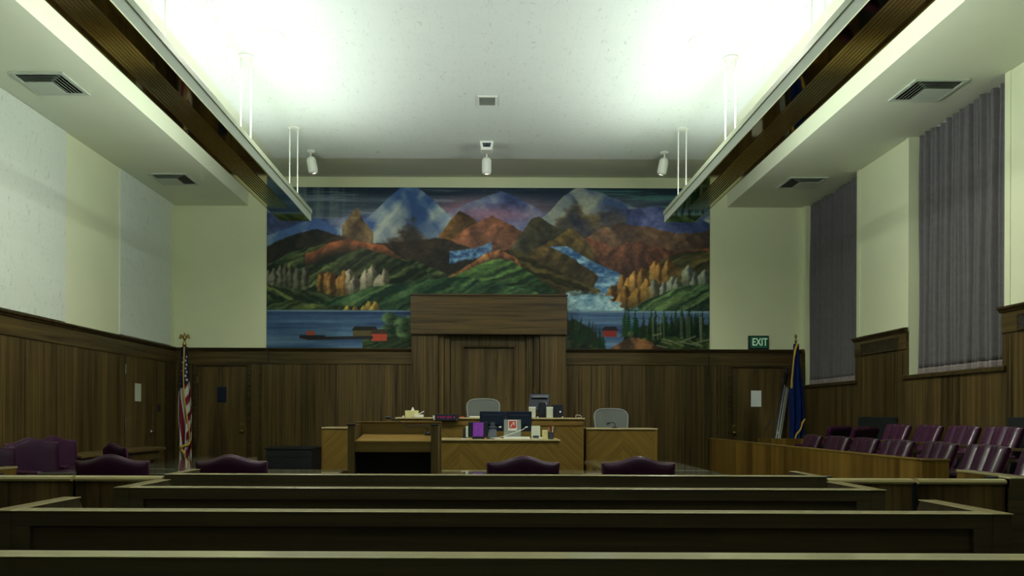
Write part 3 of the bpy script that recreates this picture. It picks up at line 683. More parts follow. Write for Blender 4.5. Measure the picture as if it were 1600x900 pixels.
    hill([(40, 132), (110, 104), (150, 96), (196, 108), (240, 128), (300, 150)], (92, 106, 68), (22, 34, 30), 0.75, 8)
    hill([(260, 152), (300, 128), (352, 104), (376, 96), (420, 112), (470, 138), (520, 160)], (92, 84, 50), (36, 38, 30), -0.5, 9)
    mass([(282, 142), (312, 122), (344, 102), (362, 94), (384, 104), (396, 120)], (176, 128, 82), (86, 58, 42), F3, 0.28, 10, fade=(20, 0.9))
    hill([(250, 160), (300, 134), (352, 112), (380, 112), (420, 138), (452, 164)], (92, 124, 70), (24, 46, 36), 0.45, 8)
    # upright crags: darker at the edge, tan then pale toward the middle, tan on the right shore
    def crags(x0, x1, yl, yr, cl, cr, dx, h, jit, fadeh):
        xs_ = np.arange(x0, x1, dx) + rng.uniform(-0.3, 0.3, len(np.arange(x0, x1, dx))) * dx
        for k, cx in enumerate(xs_):
            t = (cx - x0) / (x1 - x0); cy = yl + (yr - yl) * t + rng.uniform(-jit, jit); w = dx * rng.uniform(0.55, 0.95)
            d = gy - cy + 2.5 * fine; wl = np.minimum(w, 1.5 + np.maximum(d, 0) * rng.uniform(0.35, 0.8))
            xx = gx + 5 * brush; m = soft(d, 1.5) * soft(wl - np.abs(xx - cx), 2) * np.clip(1.25 - np.maximum(d, 0) / (h * rng.uniform(0.8, 1.2)), 0, 1)
            layc(np.clip(m, 0, 1), mix(cr, cl, soft(cx + w * rng.uniform(-0.3, 0.3) - xx, 4) * 0.9 + 0.5 * fine) * rng.uniform(0.8, 1.1))
    crags(4, 62, 126, 122, (104, 106, 96), (44, 46, 42), 9, 46, 6, 0)
    crags(84, 130, 138, 126, (154, 122, 72), (70, 50, 32), 10, 44, 7, 0)
    crags(126, 188, 132, 126, (168, 164, 146), (70, 70, 62), 12, 38, 9, 0)
    hill([(540, 178), (580, 140), (620, 110), (650, 102), (700, 96)], (112, 100, 60), (44, 48, 38), 0.6, 9)
    crags(524, 640, 160, 96, (164, 132, 78), (72, 54, 34), 13, 40, 9, 0); crags(534, 610, 168, 138, (150, 122, 70), (66, 50, 32), 14, 34, 8, 0)
    crags(604, 690, 142, 118, (128, 136, 124), (52, 62, 62), 13, 34, 8, 0)
    # near green banks
    hill([(-5, 150), (40, 158), (100, 168), (160, 176), (230, 190)], (104, 112, 66), (24, 38, 32), -0.6, 7)
    hill([(60, 192), (110, 172), (170, 156), (240, 146), (300, 140), (360, 150), (440, 168), (500, 196)], (88, 116, 76), (24, 48, 40), 0.7, 8)
    hill([(560, 190), (600, 172), (640, 156), (700, 146)], (110, 134, 86), (28, 48, 40), 0.7, 7)
    hill([(-5, 180), (30, 174), (80, 182), (150, 186), (200, 194)], (84, 98, 58), (26, 40, 32), 0.4, 5)
    crags(126, 178, 184, 180, (182, 158, 82), (100, 82, 44), 11, 18, 4, 0)
    # falls
    m = soft(gy - 166 + 14 * brush, 4) * soft(194 - gy, 3) * soft(62 - np.abs(gx - 502) - (194 - gy) * 0.9 + 60 * brush, 6)
    layc(m * 0.95, mix((76, 112, 138), (156, 182, 184), 0.45 + 1.5 * fbm(14, 10, 4) + 0.8 * fine))
    # lake
    lk = soft(gy - 192, 1.2)
    layc(lk, mix((36, 56, 88), (88, 114, 138), 0.36 + 1.4 * fbm(130, 7, 4) + (gx > 430) * 0.16 + (gy - 205) / 190))
    lay(np.exp(-((gy - 193.5) / 1.1) ** 2), (140, 160, 160), 0.6)
    # wooded shores
    def spruce(cx, base, h, col):
        d = gy - (base - h); wv = np.maximum(d, 0) * 0.17 * (0.75 + 0.3 * np.sin(d * 1.7))
        lay(soft(wv - np.abs(gx - cx + fine * 5), 1.8) * (d > 0) * (gy < base), col, 0.95)
    hill([(150, 238), (190, 216), (226, 206), (260, 216)], (66, 84, 54), (26, 40, 32), 0.5, 5)
    mass([(455, 212), (480, 206), (506, 222), (530, 252)], (70, 84, 58), (22, 34, 30), F3, 0.3, 6)
    mass([(556, 226), (600, 214), (650, 210), (700, 214)], (76, 92, 58), (20, 34, 30), F3, 0.3, 6)
    mass([(535, 252), (560, 236), (580, 232), (600, 240), (620, 252)], (124, 92, 66), (58, 48, 40), F3, 0.3, 4)
    for k in range(20): spruce(464 + 3.1 * k + rng.uniform(-2, 2), 232 + k * 0.9 + rng.uniform(-3, 4), rng.uniform(28, 46) - k * 0.5, (18 + rng.uniform(0, 16), 34 + rng.uniform(0, 18), 34))
    for k in range(62): spruce(rng.uniform(556, 692), 228 + rng.uniform(-4, 8), rng.uniform(20, 42), (16 + rng.uniform(0, 20), 32 + rng.uniform(0, 26), 32 + rng.uniform(0, 6)))
    for k in range(14): cx = rng.uniform(590, 686); lay(soft(0.8 - np.abs(gx - cx - (gy - 210) * 0.03), 0.8) * (gy > 200) * (gy < 238), (104, 110, 92), 0.6)
    for k in range(14):
        cx, cy = rng.uniform(186, 228), rng.uniform(204, 228)
        layc(soft(1 - np.hypot((gx - cx) / 11, (gy - cy) / 9) + fine * 0.7, 0.5), mix((28, 46, 38), (92, 116, 82), 0.45 + 1.6 * brush - (gx - cx) / 22))
    for k in range(9):
        x0 = rng.uniform(600, 660); y0 = rng.uniform(228, 246); s = rng.uniform(-0.4, 0.5); ln = rng.uniform(14, 34)
        lay(soft(1.1 - np.abs(gy - y0 - s * (gx - x0)), 1) * (gx > x0) * (gx < x0 + ln), (126, 130, 102), 0.7)
    # plain sheds and a low jetty on the shore
    def shed(x0, x1, y0, y1, wallc, roofc):
        lay(((gx > x0) & (gx < x1) & (gy > y0 + 6) & (gy < y1)).astype(float), wallc)
        lay(((gy > y0) & (gy < y0 + 7) & (gx > x0 - 2 + (y0 + 7 - gy) * 0.6) & (gx < x1 + 2 - (y0 + 7 - gy) * 0.6)).astype(float), roofc)
    shed(135, 172, 217, 233, (80, 74, 52), (34, 38, 36)); shed(164, 188, 222, 240, (142, 66, 52), (58, 50, 46)); shed(524, 546, 216, 233, (112, 48, 44), (36, 36, 42))
    lay(soft(2.4 - np.abs(gy - 238 + 0.02 * gx), 1) * (gx > 62) * (gx < 166), (38, 42, 46))
    lay(((gx > 52) & (gx < 92) & (gy > 231) & (gy < 239 - np.abs(gx - 72) * 0.1)).astype(float), (40, 38, 42)); lay(((gx > 62) & (gx < 76) & (gy > 225) & (gy < 232)).astype(float), (128, 70, 54))
    img = 92 * (np.clip(img, 1, 255) / 92) ** 1.15
    img *= (1 + 0.10 * fine + 0.06 * brush)[..., None]
    img = np.clip(img, 4, 235) / 255.0
    lin = np.where(img <= 0.04045, img / 12.92, ((img + 0.055) / 1.055) ** 2.4)
    lin = np.clip(lin * MURAL_GAIN, 0, 0.9)
    # mesh: a grid whose cells carry the paint colour
    x0, x1, zt, zb = PX(416.5, BACK), PX(1107.5, BACK), PZ(294, BACK), 2.478
    xs = np.linspace(x0, x1, W); zs = np.linspace(zt, zb, H)
    vx, vz = np.meshgrid(xs, zs); n = W * H
    co = np.zeros((n, 3)); co[:, 0] = vx.ravel() - (x0 + x1) / 2; co[:, 1] = -0.014; co[:, 2] = vz.ravel() - zb
    idx = np.arange(n).reshape(H, W)
    q = np.stack([idx[1:, :-1], idx[1:, 1:], idx[:-1, 1:], idx[:-1, :-1]], -1).reshape(-1, 4)
    me = bpy.data.meshes.new('canvas'); me.vertices.add(n); me.vertices.foreach_set('co', co.ravel())
    me.loops.add(len(q) * 4); me.loops.foreach_set('vertex_index', q.ravel()); me.polygons.add(len(q))
    me.polygons.foreach_set('loop_start', np.arange(len(q)) * 4); me.polygons.foreach_set('loop_total', np.full(len(q), 4)); me.update(calc_edges=True)
    at = me.color_attributes.new('Col', 'FLOAT_COLOR', 'POINT'); at.data.foreach_set('color', np.concatenate([lin.reshape(-1, 3), np.ones((n, 1))], 1).astype(np.float32).ravel())
    me.materials.append(M['mural'])
    t = thing('mural', 'wide painted mural of mountains, hills and a lake on the back wall', 'mural', ((x0 + x1) / 2, BACK, zb))
    o = bpy.data.objects.new('canvas', me); COL.objects.link(o); o.parent = t
    B(x0 - 0.004, x1 + 0.004, BACK - 0.013, BACK, zb, zt + 0.004).build('backing', 'wains_dark', t)
MURAL_GAIN = 1.6
make_mural()

# ------------------------------------------------------------------ pews and the bar
PEWG = 'wooden pews'
def pew(yb, x0, x1, label, rz=0.0):
    t = thing('pew', label, 'pew', (0.06, yb, 0), 0, PEWG)
    yf = yb + 0.085; zt = 0.90
    b = MB(); b.box(x0 + 0.075, x1 - 0.075, yb, yf, zt - 0.062, zt - 0.004); b.box(x0 + 0.075, x0 + 0.15, yb, yf, 0.10, zt - 0.062); b.box(x1 - 0.15, x1 - 0.075, yb, yf, 0.10, zt - 0.062); b.box(x0 + 0.15, x1 - 0.15, yb, yf, 0.10, 0.22)
    b.build('back_frame', 'pew', t, 0.003)
    B(x0 + 0.15, x1 - 0.15, yb + 0.022, yf - 0.01, 0.22, zt - 0.062).build('back_panel', 'pew', t)
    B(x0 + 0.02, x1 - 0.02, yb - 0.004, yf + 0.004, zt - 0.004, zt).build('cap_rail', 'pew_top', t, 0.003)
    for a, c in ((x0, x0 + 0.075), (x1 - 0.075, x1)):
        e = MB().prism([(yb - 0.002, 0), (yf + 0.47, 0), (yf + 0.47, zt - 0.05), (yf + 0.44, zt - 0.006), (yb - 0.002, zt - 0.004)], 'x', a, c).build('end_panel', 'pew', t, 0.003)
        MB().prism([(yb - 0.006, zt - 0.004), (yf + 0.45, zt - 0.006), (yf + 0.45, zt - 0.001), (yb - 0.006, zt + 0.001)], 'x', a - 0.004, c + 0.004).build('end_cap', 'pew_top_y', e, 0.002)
    b = MB(); b.prism([(yf, 0.40), (yf + 0.44, 0.44), (yf + 0.46, 0.44), (yf + 0.46, 0.40), (yf, 0.36)], 'x', x0 + 0.075, x1 - 0.075); b.build('seat', 'pew', t, 0.004)
    return t
pew(2.117, -1.95, 2.10, 'nearest dark wooden pew with a pale cap, along the bottom edge of the photo')
pew(3.12, -1.96, 2.08, 'second dark wooden pew from the camera, between the nearest and the shortest-looking one')
pew(4.13, -1.95, 2.09, 'third dark wooden pew from the camera, just behind the bar partition')

t = thing('bar_partition', 'long dark panelled bar partition in front of the counsel tables', 'partition', (0.04, 5.06, 0))
x0, x1, yb, yf, zt = -2.07, 2.18, 5.06, 5.15, 0.90
b = MB(); b.box(x0 + 0.02, x1 - 0.02, yb, yf, zt - 0.075, zt - 0.004); b.box(x0 + 0.02, x0 + 0.17, yb, yf, 0.1, zt - 0.075); b.box(x1 - 0.17, x1 - 0.02, yb, yf, 0.1, zt - 0.075); b.box(x0 + 0.17, x1 - 0.17, yb, yf, 0.1, 0.24)
b.build('frame', 'pew', t, 0.003)
B(x0 + 0.17, x1 - 0.17, yb + 0.025, yf - 0.01, 0.24, zt - 0.075).build('panel', 'pew', t)
B(x0, x1, yb - 0.004, yf + 0.004, zt - 0.004, zt).build('cap_rail', 'pew_top', t, 0.003)
b = MB()
for a, c in ((x0, x0 + 0.05), (x1 - 0.05, x1)): b.box(a, c, yb - 0.002, yf + 0.4, 0, zt - 0.004)
b.build('end_panel', 'pew', t, 0.003)
b = MB()
for a, c in ((x0, x0 + 0.05), (x1 - 0.05, x1)): b.box(a - 0.003, c + 0.003, yf, yf + 0.4, zt - 0.004, zt)
b.build('end_cap', 'pew_top_y', t, 0.002)

def gate(x0, x1, label, hinge):
    t = thing('swing_gate', label, 'gate', ((x0 + x1) / 2, 5.10, 0), 0, 'swing gates in the bar')
    B(x0 + 0.008, x1 - 0.008, 5.07, 5.125, 0.12, 0.855).build('panel', 'gate', t, 0.003)
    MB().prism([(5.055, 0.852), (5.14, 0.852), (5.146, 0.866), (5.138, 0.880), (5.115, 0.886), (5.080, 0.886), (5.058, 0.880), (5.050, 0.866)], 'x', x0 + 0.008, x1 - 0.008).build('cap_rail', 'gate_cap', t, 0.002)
    xm = x1 if abs(hinge - x0) < abs(hinge - x1) else x0
    B(xm - 0.009, xm + 0.009, 5.085, 5.11, 0.12, 0.86).build('dark_gap_strip', 'black', t)  # black strip added to stand for the dark gap between the leaves
    B(hinge - 0.03, hinge + 0.03, 5.126, 5.19, 0.878, 0.895).build('pivot', 'black', t, 0.003)
gate(2.185, 2.7475, 'wooden swing gate right of the bar partition, the one next to it', 2.22)
gate(2.7665, 3.345, 'wooden swing gate right of the bar partition, against the right-hand post', 3.30)
gate(-2.655, -2.075, 'wooden swing gate left of the bar partition, the one next to it', -2.11)
gate(-3.245, -2.661, 'wooden swing gate left of the bar partition, against the left-hand post', -3.21)
for s, label in ((1, 'dark wooden bar wing running from the gates to the right wall'), (-1, 'dark wooden bar wing running from the gates to the left wall')):
    t = thing('bar_wing', label, 'partition', (s * 4.4, 5.08, 0), 0, 'bar wings beside the gates')
    xa = 3.352 if s > 0 else -3.252; xb = RIGHT - 0.05 if s > 0 else LEFT + 0.05
    a, c = sorted((xa, xb)); p0, p1 = sorted((xa, xa + s * 0.10))
    b = MB(); b.box(a, c, 5.07, 5.14, 0.10, 0.83); b.build('panel', 'gate', t)
    b = MB(); b.box(a, c, 5.05, 5.16, 0.83, 0.888); b.box(a, c, 5.05, 5.16, 0, 0.14); b.build('frame', 'pew', t, 0.003)
    B(p0, p1, 5.045, 5.165, 0, 0.89).build('post', 'pew', t, 0.004)
    B(a, c, 5.045, 5.165, 0.888, 0.90).build('cap_rail', 'pew_top', t, 0.003)
    r0, r1 = sorted((s * 3.58, s * 3.66))
    e = B(r0, r1, 5.165, 6.0, 0.0, 0.868).build('return_panel', 'oak', t, 0.003)
    B(r0 - 0.006, r1 + 0.006, 5.165, 6.004, 0.868, 0.885).build('return_cap', 'pew_top_y', e, 0.003)

# ------------------------------------------------------------------ jury box
t = thing('jury_box', 'long golden-veneer jury box front with a low top edge, before the burgundy seats', 'jury box', (3.7, 9.7, 0))
JZ = 0.934
XJ = 3.62
B(XJ, XJ + 0.06, 6.608, 12.90, 0.0, JZ - 0.018).build('front_panel', 'jury', t, 0.003)
B(XJ, XJ + 0.225, 6.55, 6.61, 0.0, JZ - 0.018).build('end_panel', 'jury', t, 0.003)
B(XJ - 0.006, XJ + 0.07, 6.55, 12.92, JZ - 0.018, JZ).build('top_edge', 'oak_y', t, 0.004)
B(XJ - 0.006, XJ + 0.232, 6.543, 6.62, JZ - 0.018, JZ + 0.001).build('end_cap', 'oak_x', t, 0.004)
B(XJ, 3.90, 12.84, 12.90, 0.0, JZ - 0.018).build('end_panel', 'jury', t, 0.003)
B(4.42, RIGHT - 0.05, 12.84, 12.90, 0.0, JZ - 0.004).build('far_panel', 'jury', t, 0.003)
B(4.46, RIGHT - 0.05, 6.55, 6.61, 0.0, JZ - 0.004).build('near_panel', 'jury', t, 0.003)
t = thing('guard_rail', 'two-bar wooden guard rail between the two rows of jury seats', 'rail', (4.66, 9.2, 0.09))
MB().box(4.64, 4.68, 6.4, 11.6, 0.985, 1.012).build('top_bar', 'lect_z', t, 0.004)
MB().box(4.645, 4.675, 6.4, 11.6, 0.885, 0.91).build('lower_bar', 'lect_z', t, 0.004)
for y in (6.45, 7.55, 8.6, 9.6, 10.6, 11.55): B(4.64, 4.68, y - 0.02, y + 0.02, 0.09, 0.985).build('post', 'lect_z', t, 0.003)
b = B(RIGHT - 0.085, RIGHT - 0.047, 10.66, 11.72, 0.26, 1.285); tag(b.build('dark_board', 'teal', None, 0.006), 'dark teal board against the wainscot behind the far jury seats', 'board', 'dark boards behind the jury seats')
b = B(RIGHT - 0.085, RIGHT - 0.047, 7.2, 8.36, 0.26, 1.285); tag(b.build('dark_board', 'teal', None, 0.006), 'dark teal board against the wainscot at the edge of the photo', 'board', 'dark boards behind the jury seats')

# ------------------------------------------------------------------ bench, wings and clerk's desk
jb = thing('judges_bench', "tall golden-veneer judge's bench in front of the walnut portal", 'bench', (0.03, 11.6, 0.30))
x0, x1 = -1.335, 1.425
B(x0, x1, 11.60, 12.30, 0.30, 1.235).build('body', 'chev', jb, 0.003)
B(x0 - 0.015, x1 + 0.015, 11.575, 12.33, 1.235, 1.258).build('worktop', 'edge', jb, 0.004)
B(x0 + 0.56, x1 - 0.01, 11.588, 11.60, 1.14, 1.19).build('front_ledge', 'oak_x', jb, 0.003)
for nm, x0, x1, label in (('bench_wing', -2.452, -1.375, 'golden-veneer bench wing beside the dark low cabinet, behind the lectern'), ('bench_wing', 1.472, 2.528, 'golden-veneer witness box with chevron front under a grey mesh chair')):
    t = thing(nm, label, 'bench', ((x0 + x1) / 2, 11.7, 0.30), 0, 'bench wings')
    B(x0 + 0.012, x1 - 0.012, 11.70, 12.25, 0.0 if False else 0.30, 1.085).build('body', 'chev', t, 0.003)
    for a in (x0, x1 - 0.03): B(a, a + 0.03, 11.692, 12.26, 0.30, 1.085).build('corner_post', 'oak', t, 0.003)
    B(x0 - 0.004, x1 + 0.004, 11.68, 12.27, 1.085, 1.106).build('worktop', 'edge', t, 0.004)
ck = thing('clerks_desk', "golden-veneer clerk's desk with chevron front, before the judge's bench", 'desk', (-0.363, 10.4, 0.30))
x0, x1 = -0.95, 0.955
B(x0, x1, 10.40, 11.05, 0.30, 0.952).build('body', 'chev', ck, 0.003)
B(x0 - 0.012, x1 + 0.012, 10.38, 11.08, 0.952, 0.973).build('worktop', 'edge', ck, 0.004)

# low dark cabinet by the back wall
x0, x1 = PX(416, 13.1), PX(487, 13.1)
t = thing('low_cabinet', 'low dark cabinet against the back wainscot beside the bench wing', 'cabinet', ((x0 + x1) / 2, 13.4, 0))
B(x0, x1, 13.1, 13.9, 0.06, 0.715).build('body', 'charcoal', t, 0.004)
B(x0 - 0.03, x1 + 0.03, 13.07, 13.92, 0.715, 0.74).build('top', 'charcoal', t, 0.004)
B(x0 + 0.02, x1 - 0.02, 13.088, 13.1, 0.40, 0.57).build('drawer', 'charcoal', t, 0.003); B(x0 + 0.02, x1 - 0.02, 13.088, 13.1, 0.09, 0.39).build('door', 'charcoal', t, 0.003); B(x0 + 0.02, x1 - 0.02, 13.088, 13.1, 0.58, 0.70).build('drawer', 'charcoal', t, 0.003)
B(x0, x1, 13.13, 13.88, 0.0, 0.06).build('plinth', 'black', t)

# lectern
t = thing('lectern', 'wooden lectern with corner posts, sloped shelf and dark open back', 'lectern', (-0.85, 7.2, 0))
xl, xr = -1.275, -0.447; ZL = 1.205
for a in (xl, xr - 0.066):
    p = B(a, a + 0.066, 7.20, 7.26, 0.0, ZL - 0.012).build('post', 'lect_z', t, 0.006)
    B(a - 0.006, a + 0.072, 7.192, 7.268, ZL - 0.012, ZL).build('post_cap', 'black', p, 0.003)
for a in (xl + 0.012, xr - 0.042): B(a, a + 0.03, 7.26, 7.72, 0.0, ZL - 0.006).build('side_panel', 'lect_z', t, 0.004)
B(xl, xr, 7.72, 7.755, 0.0, ZL + 0.006).build('front_panel', 'lect', t, 0.004)
B(xl, xr, 7.71, 7.765, ZL + 0.006, ZL + 0.018).build('top_rail', 'oak_x', t, 0.003)
MB().prism([(7.212, 1.030), (7.72, 1.082), (7.72, 1.100), (7.212, 1.048)], 'x', xl + 0.066, xr - 0.066).build('reading_shelf', 'oak_x', t, 0.002)
B(xl + 0.066, xr - 0.066, 7.216, 7.24, 0.945, 1.034).build('apron', 'lect', t, 0.003)
B(xl + 0.045, xr - 0.045, 7.60, 7.64, 0.05, 0.95).build('inner_panel', 'navy', t); B(xl + 0.045, xr - 0.045, 7.26, 7.64, 0.04, 0.06).build('bottom_shelf', 'navy', t)
mx, my = PX(668, 7.62), 7.62; mz = 1.0905
t = thing('gooseneck_microphone', 'long black gooseneck microphone arching over the lectern shelf', 'microphone', (mx, my, mz))
MB().lathe([(0.028, 0.0), (0.028, 0.012), (0.018, 0.03), (0.010, 0.034)], (mx, my, mz + 0.003), 18).build('base', 'black', t, smooth=True)
pts = [(mx, my, mz + 0.03), (mx - 0.006, my, mz + 0.07), (mx - 0.035, my - 0.005, mz + 0.098), (PX(640, 7.6), 7.6, PZ(667.5, 7.6)), (PX(622, 7.58), 7.58, PZ(658, 7.58)), (PX(611, 7.56), 7.56, PZ(654, 7.56))]
MB().tube(pts, 0.0055, 8).build('gooseneck', 'black', t, smooth=True)
p1, p2 = Vector(pts[-1]), Vector((PX(602, 7.55), 7.55, PZ(652.8, 7.55)))
MB().tube([p1, p1.lerp(p2, 0.2), p1.lerp(p2, 0.85), p2], [0.007, 0.012, 0.013, 0.008], 12).build('capsule', 'black', t, smooth=True)

# counsel tables
def table(x0, x1, y0, y1, label, legs=True):
    t = thing('counsel_table', label, 'table', ((x0 + x1) / 2, (y0 + y1) / 2, 0), 0, 'glass-topped counsel tables')
    B(x0, x1, y0, y1, 0.715, 0.752).build('table_top', 'table', t, 0.005)
    B(x0 + 0.004, x1 - 0.004, y0 + 0.004, y1 - 0.004, 0.753, 0.763).build('glass_sheet', 'tableglass', t, 0.002)
    for x in (x0 + 0.08, x1 - 0.13):
        B(x, x + 0.05, y0 + 0.1, y1 - 0.1, 0.0, 0.715).build('panel_leg', 'table', t, 0.004)
    B(x0 + 0.13, x1 - 0.13, (y0 + y1) / 2 + 0.1, (y0 + y1) / 2 + 0.13, 0.35, 0.715).build('modesty_panel', 'table', t)
table(-0.43, 2.14, 6.95, 7.53, 'glass-topped counsel table right of the lectern, behind the near burgundy chairs')
table(1.15, 2.14, 7.55, 9.28, 'glass-topped table standing endwise between the right chairs and the witness box')
table(-3.97, -1.33, 6.95, 7.53, 'glass-topped counsel table left of the lectern, behind two burgundy chairs')
table(-3.56, -2.85, 7.55, 9.77, 'glass-topped table standing endwise on the left, mirroring the striped flag')
# side table along the left wall with a rounded end
t = thing('side_table', 'long wooden side table with a rounded end along the left wall', 'table', (-5.15, 11.6, 0))
def rounded(x0, x1, y0, y1, r, n=10):
    p = [(x0, y0), (x1, y0)]
    p += [(x1 - r + r * math.cos(a), y1 - r + r * math.sin(a)) for a in [PI / 2 * k / n for k in range(n + 1)]] + [(x0, y1)]
    return p
MB().prism(rounded(LEFT + 0.06, -5.02, 9.75, 12.65, 0.40), 'z', 0.735, 0.772).build('table_top', 'table', t, 0.006)
MB().prism(rounded(LEFT + 0.12, -5.10, 9.85, 12.55, 0.34), 'z', 0.60, 0.735).build('apron', 'table', t)
for y in (10.0, 12.2):
    for x in (-5.38, -5.17): B(x - 0.03, x + 0.03, y - 0.03, y + 0.03, 0, 0.60).build('leg', 'table', t, 0.004)
# ------------------------------------------------------------------ chairs
def sp(s): return math.sin(PI / 2 * max(-1, min(1, s)))
def pad(w0, w1, z0, h, th, y0, tilt, contour, channels=0, camp=0.0, nu=36, nv=22, curve=0.0, pu=8.0, pv=10.0):
    """Upholstered back: pillow with a shaped top, leaning back by tilt; front faces +y."""
    def fn(side):
        def g(a, c):
            u = sp(a * 2 - 1); v = (sp(c * 2 - 1) + 1) / 2
            w = w0 + (w1 - w0) * v; z = v * (h + contour(u))
            e = math.sqrt(max(0.0, (1 - abs(u) ** pu) * (1 - abs(2 * v - 1) ** pv)))
            t = th * e
            if channels and side > 0: t += camp * e * (abs(math.sin(PI * channels * (u + 1) / 2)) - 0.6)
            y = side * t - curve * (1 - u * u)
            return (u * w, y0 + y * math.cos(tilt) - z * math.sin(tilt), z0 + z * math.cos(tilt) + side * t * math.sin(tilt))
        return g
    return MB().grid(fn(1), nu, nv).grid(fn(-1), nu, nv)
def seat_pad(w, d, z0, th, y0, nu=20, nv=20):
    def fn(side):
        def g(a, c):
            u, v = sp(a * 2 - 1), sp(c * 2 - 1)
            e = math.sqrt(max(0.0, (1 - abs(u) ** 6) * (1 - abs(v) ** 6)))
            return (u * w, y0 + v * d, z0 + side * th * e)
        return g
    return MB().grid(fn(1), nu, nv).grid(fn(-1), nu, nv)
def chair_base(t, zb, mat='charcoal'):
    MB().lathe([(0.045, 0.09), (0.045, 0.16), (0.028, 0.17), (0.028, zb)], (0, 0.02, 0), 16).build('column', mat, t, smooth=False)
    for k in range(5):
        a = 2 * PI * k / 5 + 0.3; d = Vector((math.cos(a), math.sin(a), 0)); c = Vector((0, 0.02, 0))
        s_ = MB().tube([c + d * 0.03 + Vector((0, 0, 0.125)), c + d * 0.16 + Vector((0, 0, 0.11)), c + d * 0.29 + Vector((0, 0, 0.075))], [0.026, 0.022, 0.016], 8).build('star_leg', mat, t, smooth=True)
        p = c + d * 0.29; q = Vector((-d.y, d.x, 0))
        MB().tube([p - q * 0.022 + Vector((0, 0, 0.03)), p + q * 0.022 + Vector((0, 0, 0.03))], 0.03, 14).build('caster', 'black', s_)
def arms(t, w, y0, y1, z, zb, mat, pw=0.028):
    for s in (-1, 1):
        x = s * w
        MB().prism([(x - pw, z), (x + pw, z), (x + pw, z + 0.028), (x + pw * 0.6, z + 0.045), (x - pw * 0.6, z + 0.045), (x - pw, z + 0.028)], 'y', y0, y1).build('armrest', mat, t, 0.008)
        MB().tube([(x, y0 + 0.03, z + 0.01), (x, y0 + 0.06, (z + zb) / 2), (x * 0.86, y0 + 0.10, zb)], 0.016, 8).build('arm_support', 'charcoal', t, smooth=True)
        MB().tube([(x, y1 - 0.05, z + 0.01), (x, y1 - 0.07, (z + zb) / 2), (x * 0.86, y1 - 0.10, zb)], 0.016, 8).build('arm_support', 'charcoal', t, smooth=True)

def camel(u):
    return 0.050 * 0.5 * (1 + math.cos(PI * min(1, abs(u) / 0.72))) - 0.004 * (abs(u) > 0.72)
CG = 'burgundy camel-back armchairs'
def make_counsel():
    t = thing('leather_armchair', '', 'chair', (0, 0, 0), 0, CG)
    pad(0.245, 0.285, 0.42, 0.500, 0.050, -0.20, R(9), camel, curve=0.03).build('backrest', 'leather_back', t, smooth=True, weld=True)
    pts = []
    for k in range(41):
        u = sp((k / 40) * 2 - 1); z = 0.500 + camel(u) - 0.004
        pts.append((u * 0.283, -0.20 - 0.03 * (1 - u * u) - z * math.sin(R(9)), 0.42 + z * math.cos(R(9))))
    lo = [(-0.248, -0.20, 0.44)]; hi = [(0.248, -0.20, 0.44)]
    MB().tube(lo + pts + hi, 0.010, 8).build('piping', 'leather', t, smooth=True)
    seat_pad(0.27, 0.25, 0.44, 0.065, 0.05).build('seat', 'leather', t, smooth=True, weld=True)
    arms(t, 0.305, -0.14, 0.22, 0.62, 0.43, 'leather', 0.034)
    chair_base(t, 0.40)
    return t
c0 = make_counsel()
HEADS = [((-2.98, 6.52), R(2), 1.0, 'burgundy camel-back armchair behind the left swing gates, nearest the striped flag'),
         ((-2.03, 6.55), R(-1), 1.0, 'burgundy camel-back armchair left of the lectern, in front of the low dark cabinet'),
         ((0.283, 6.52), R(1), 1.0, "burgundy camel-back armchair before the clerk's desk, right of the lectern"),
         ((1.207, 6.50), R(-2), 1.0, 'burgundy camel-back armchair in front of the witness box'),
         ((-4.02, 9.12), R(-42), 1.0, 'burgundy camel-back armchair facing right at the endwise table, seen over another chair'),
         ((-4.55, 8.25), R(-112), 1.07, 'burgundy camel-back armchair by the left wall, second from the photo edge'),
         ((-4.86, 9.28), R(-108), 1.06, 'burgundy camel-back armchair by the left wall, third from the photo edge'),
         ((-4.44, 7.28), R(-112), 1.05, 'burgundy armchair by the left wall, cut off by the photo edge')]
for i, ((x, y), rz, sc, lab) in enumerate(HEADS):
    o = c0 if i == 0 else dup(c0, (0, 0, 0))
    o.location = (x, y, 0); o.rotation_euler = (0, 0, rz); o.scale = (sc,) * 3; o['label'] = lab

JG = 'channel-backed jury seats'
def make_jury():
    t = thing('jury_chair', '', 'chair', (0, 0, 0), 0, JG)
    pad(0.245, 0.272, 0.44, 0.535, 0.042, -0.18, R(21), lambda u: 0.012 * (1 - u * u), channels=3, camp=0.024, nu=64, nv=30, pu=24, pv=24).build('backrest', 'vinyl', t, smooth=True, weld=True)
    seat_pad(0.26, 0.25, 0.45, 0.06, 0.05).build('seat', 'vinyl', t, smooth=True, weld=True)
    arms(t, 0.295, -0.16, 0.20, 0.63, 0.44, 'vinyl', 0.026)
    chair_base(t, 0.41)
    return t
j0 = make_jury(); n = 0
front = [(10.72, 'first burgundy jury seat of the front row, farthest from the camera'), (9.93, 'second burgundy jury seat of the front row from the far end'), (9.22, 'third burgundy jury seat of the front row from the far end'),
         (8.48, 'fourth burgundy jury seat of the front row from the far end'), (7.72, 'fifth burgundy jury seat of the front row from the far end'), (6.98, 'burgundy jury seat showing above the near corner of the jury box front'), (6.22, 'nearest burgundy jury seat of the front row, at the photo edge')]
back = [(10.18, 'burgundy channel-backed seat of the back row beside the two turned seats'), (9.48, 'second channel-backed burgundy seat of the back row from the far end'), (8.78, 'third channel-backed burgundy seat of the back row from the far end'),
        (8.09, 'fourth channel-backed burgundy seat of the back row from the far end'), (7.36, 'nearest burgundy jury seat of the back row, at the photo edge')]
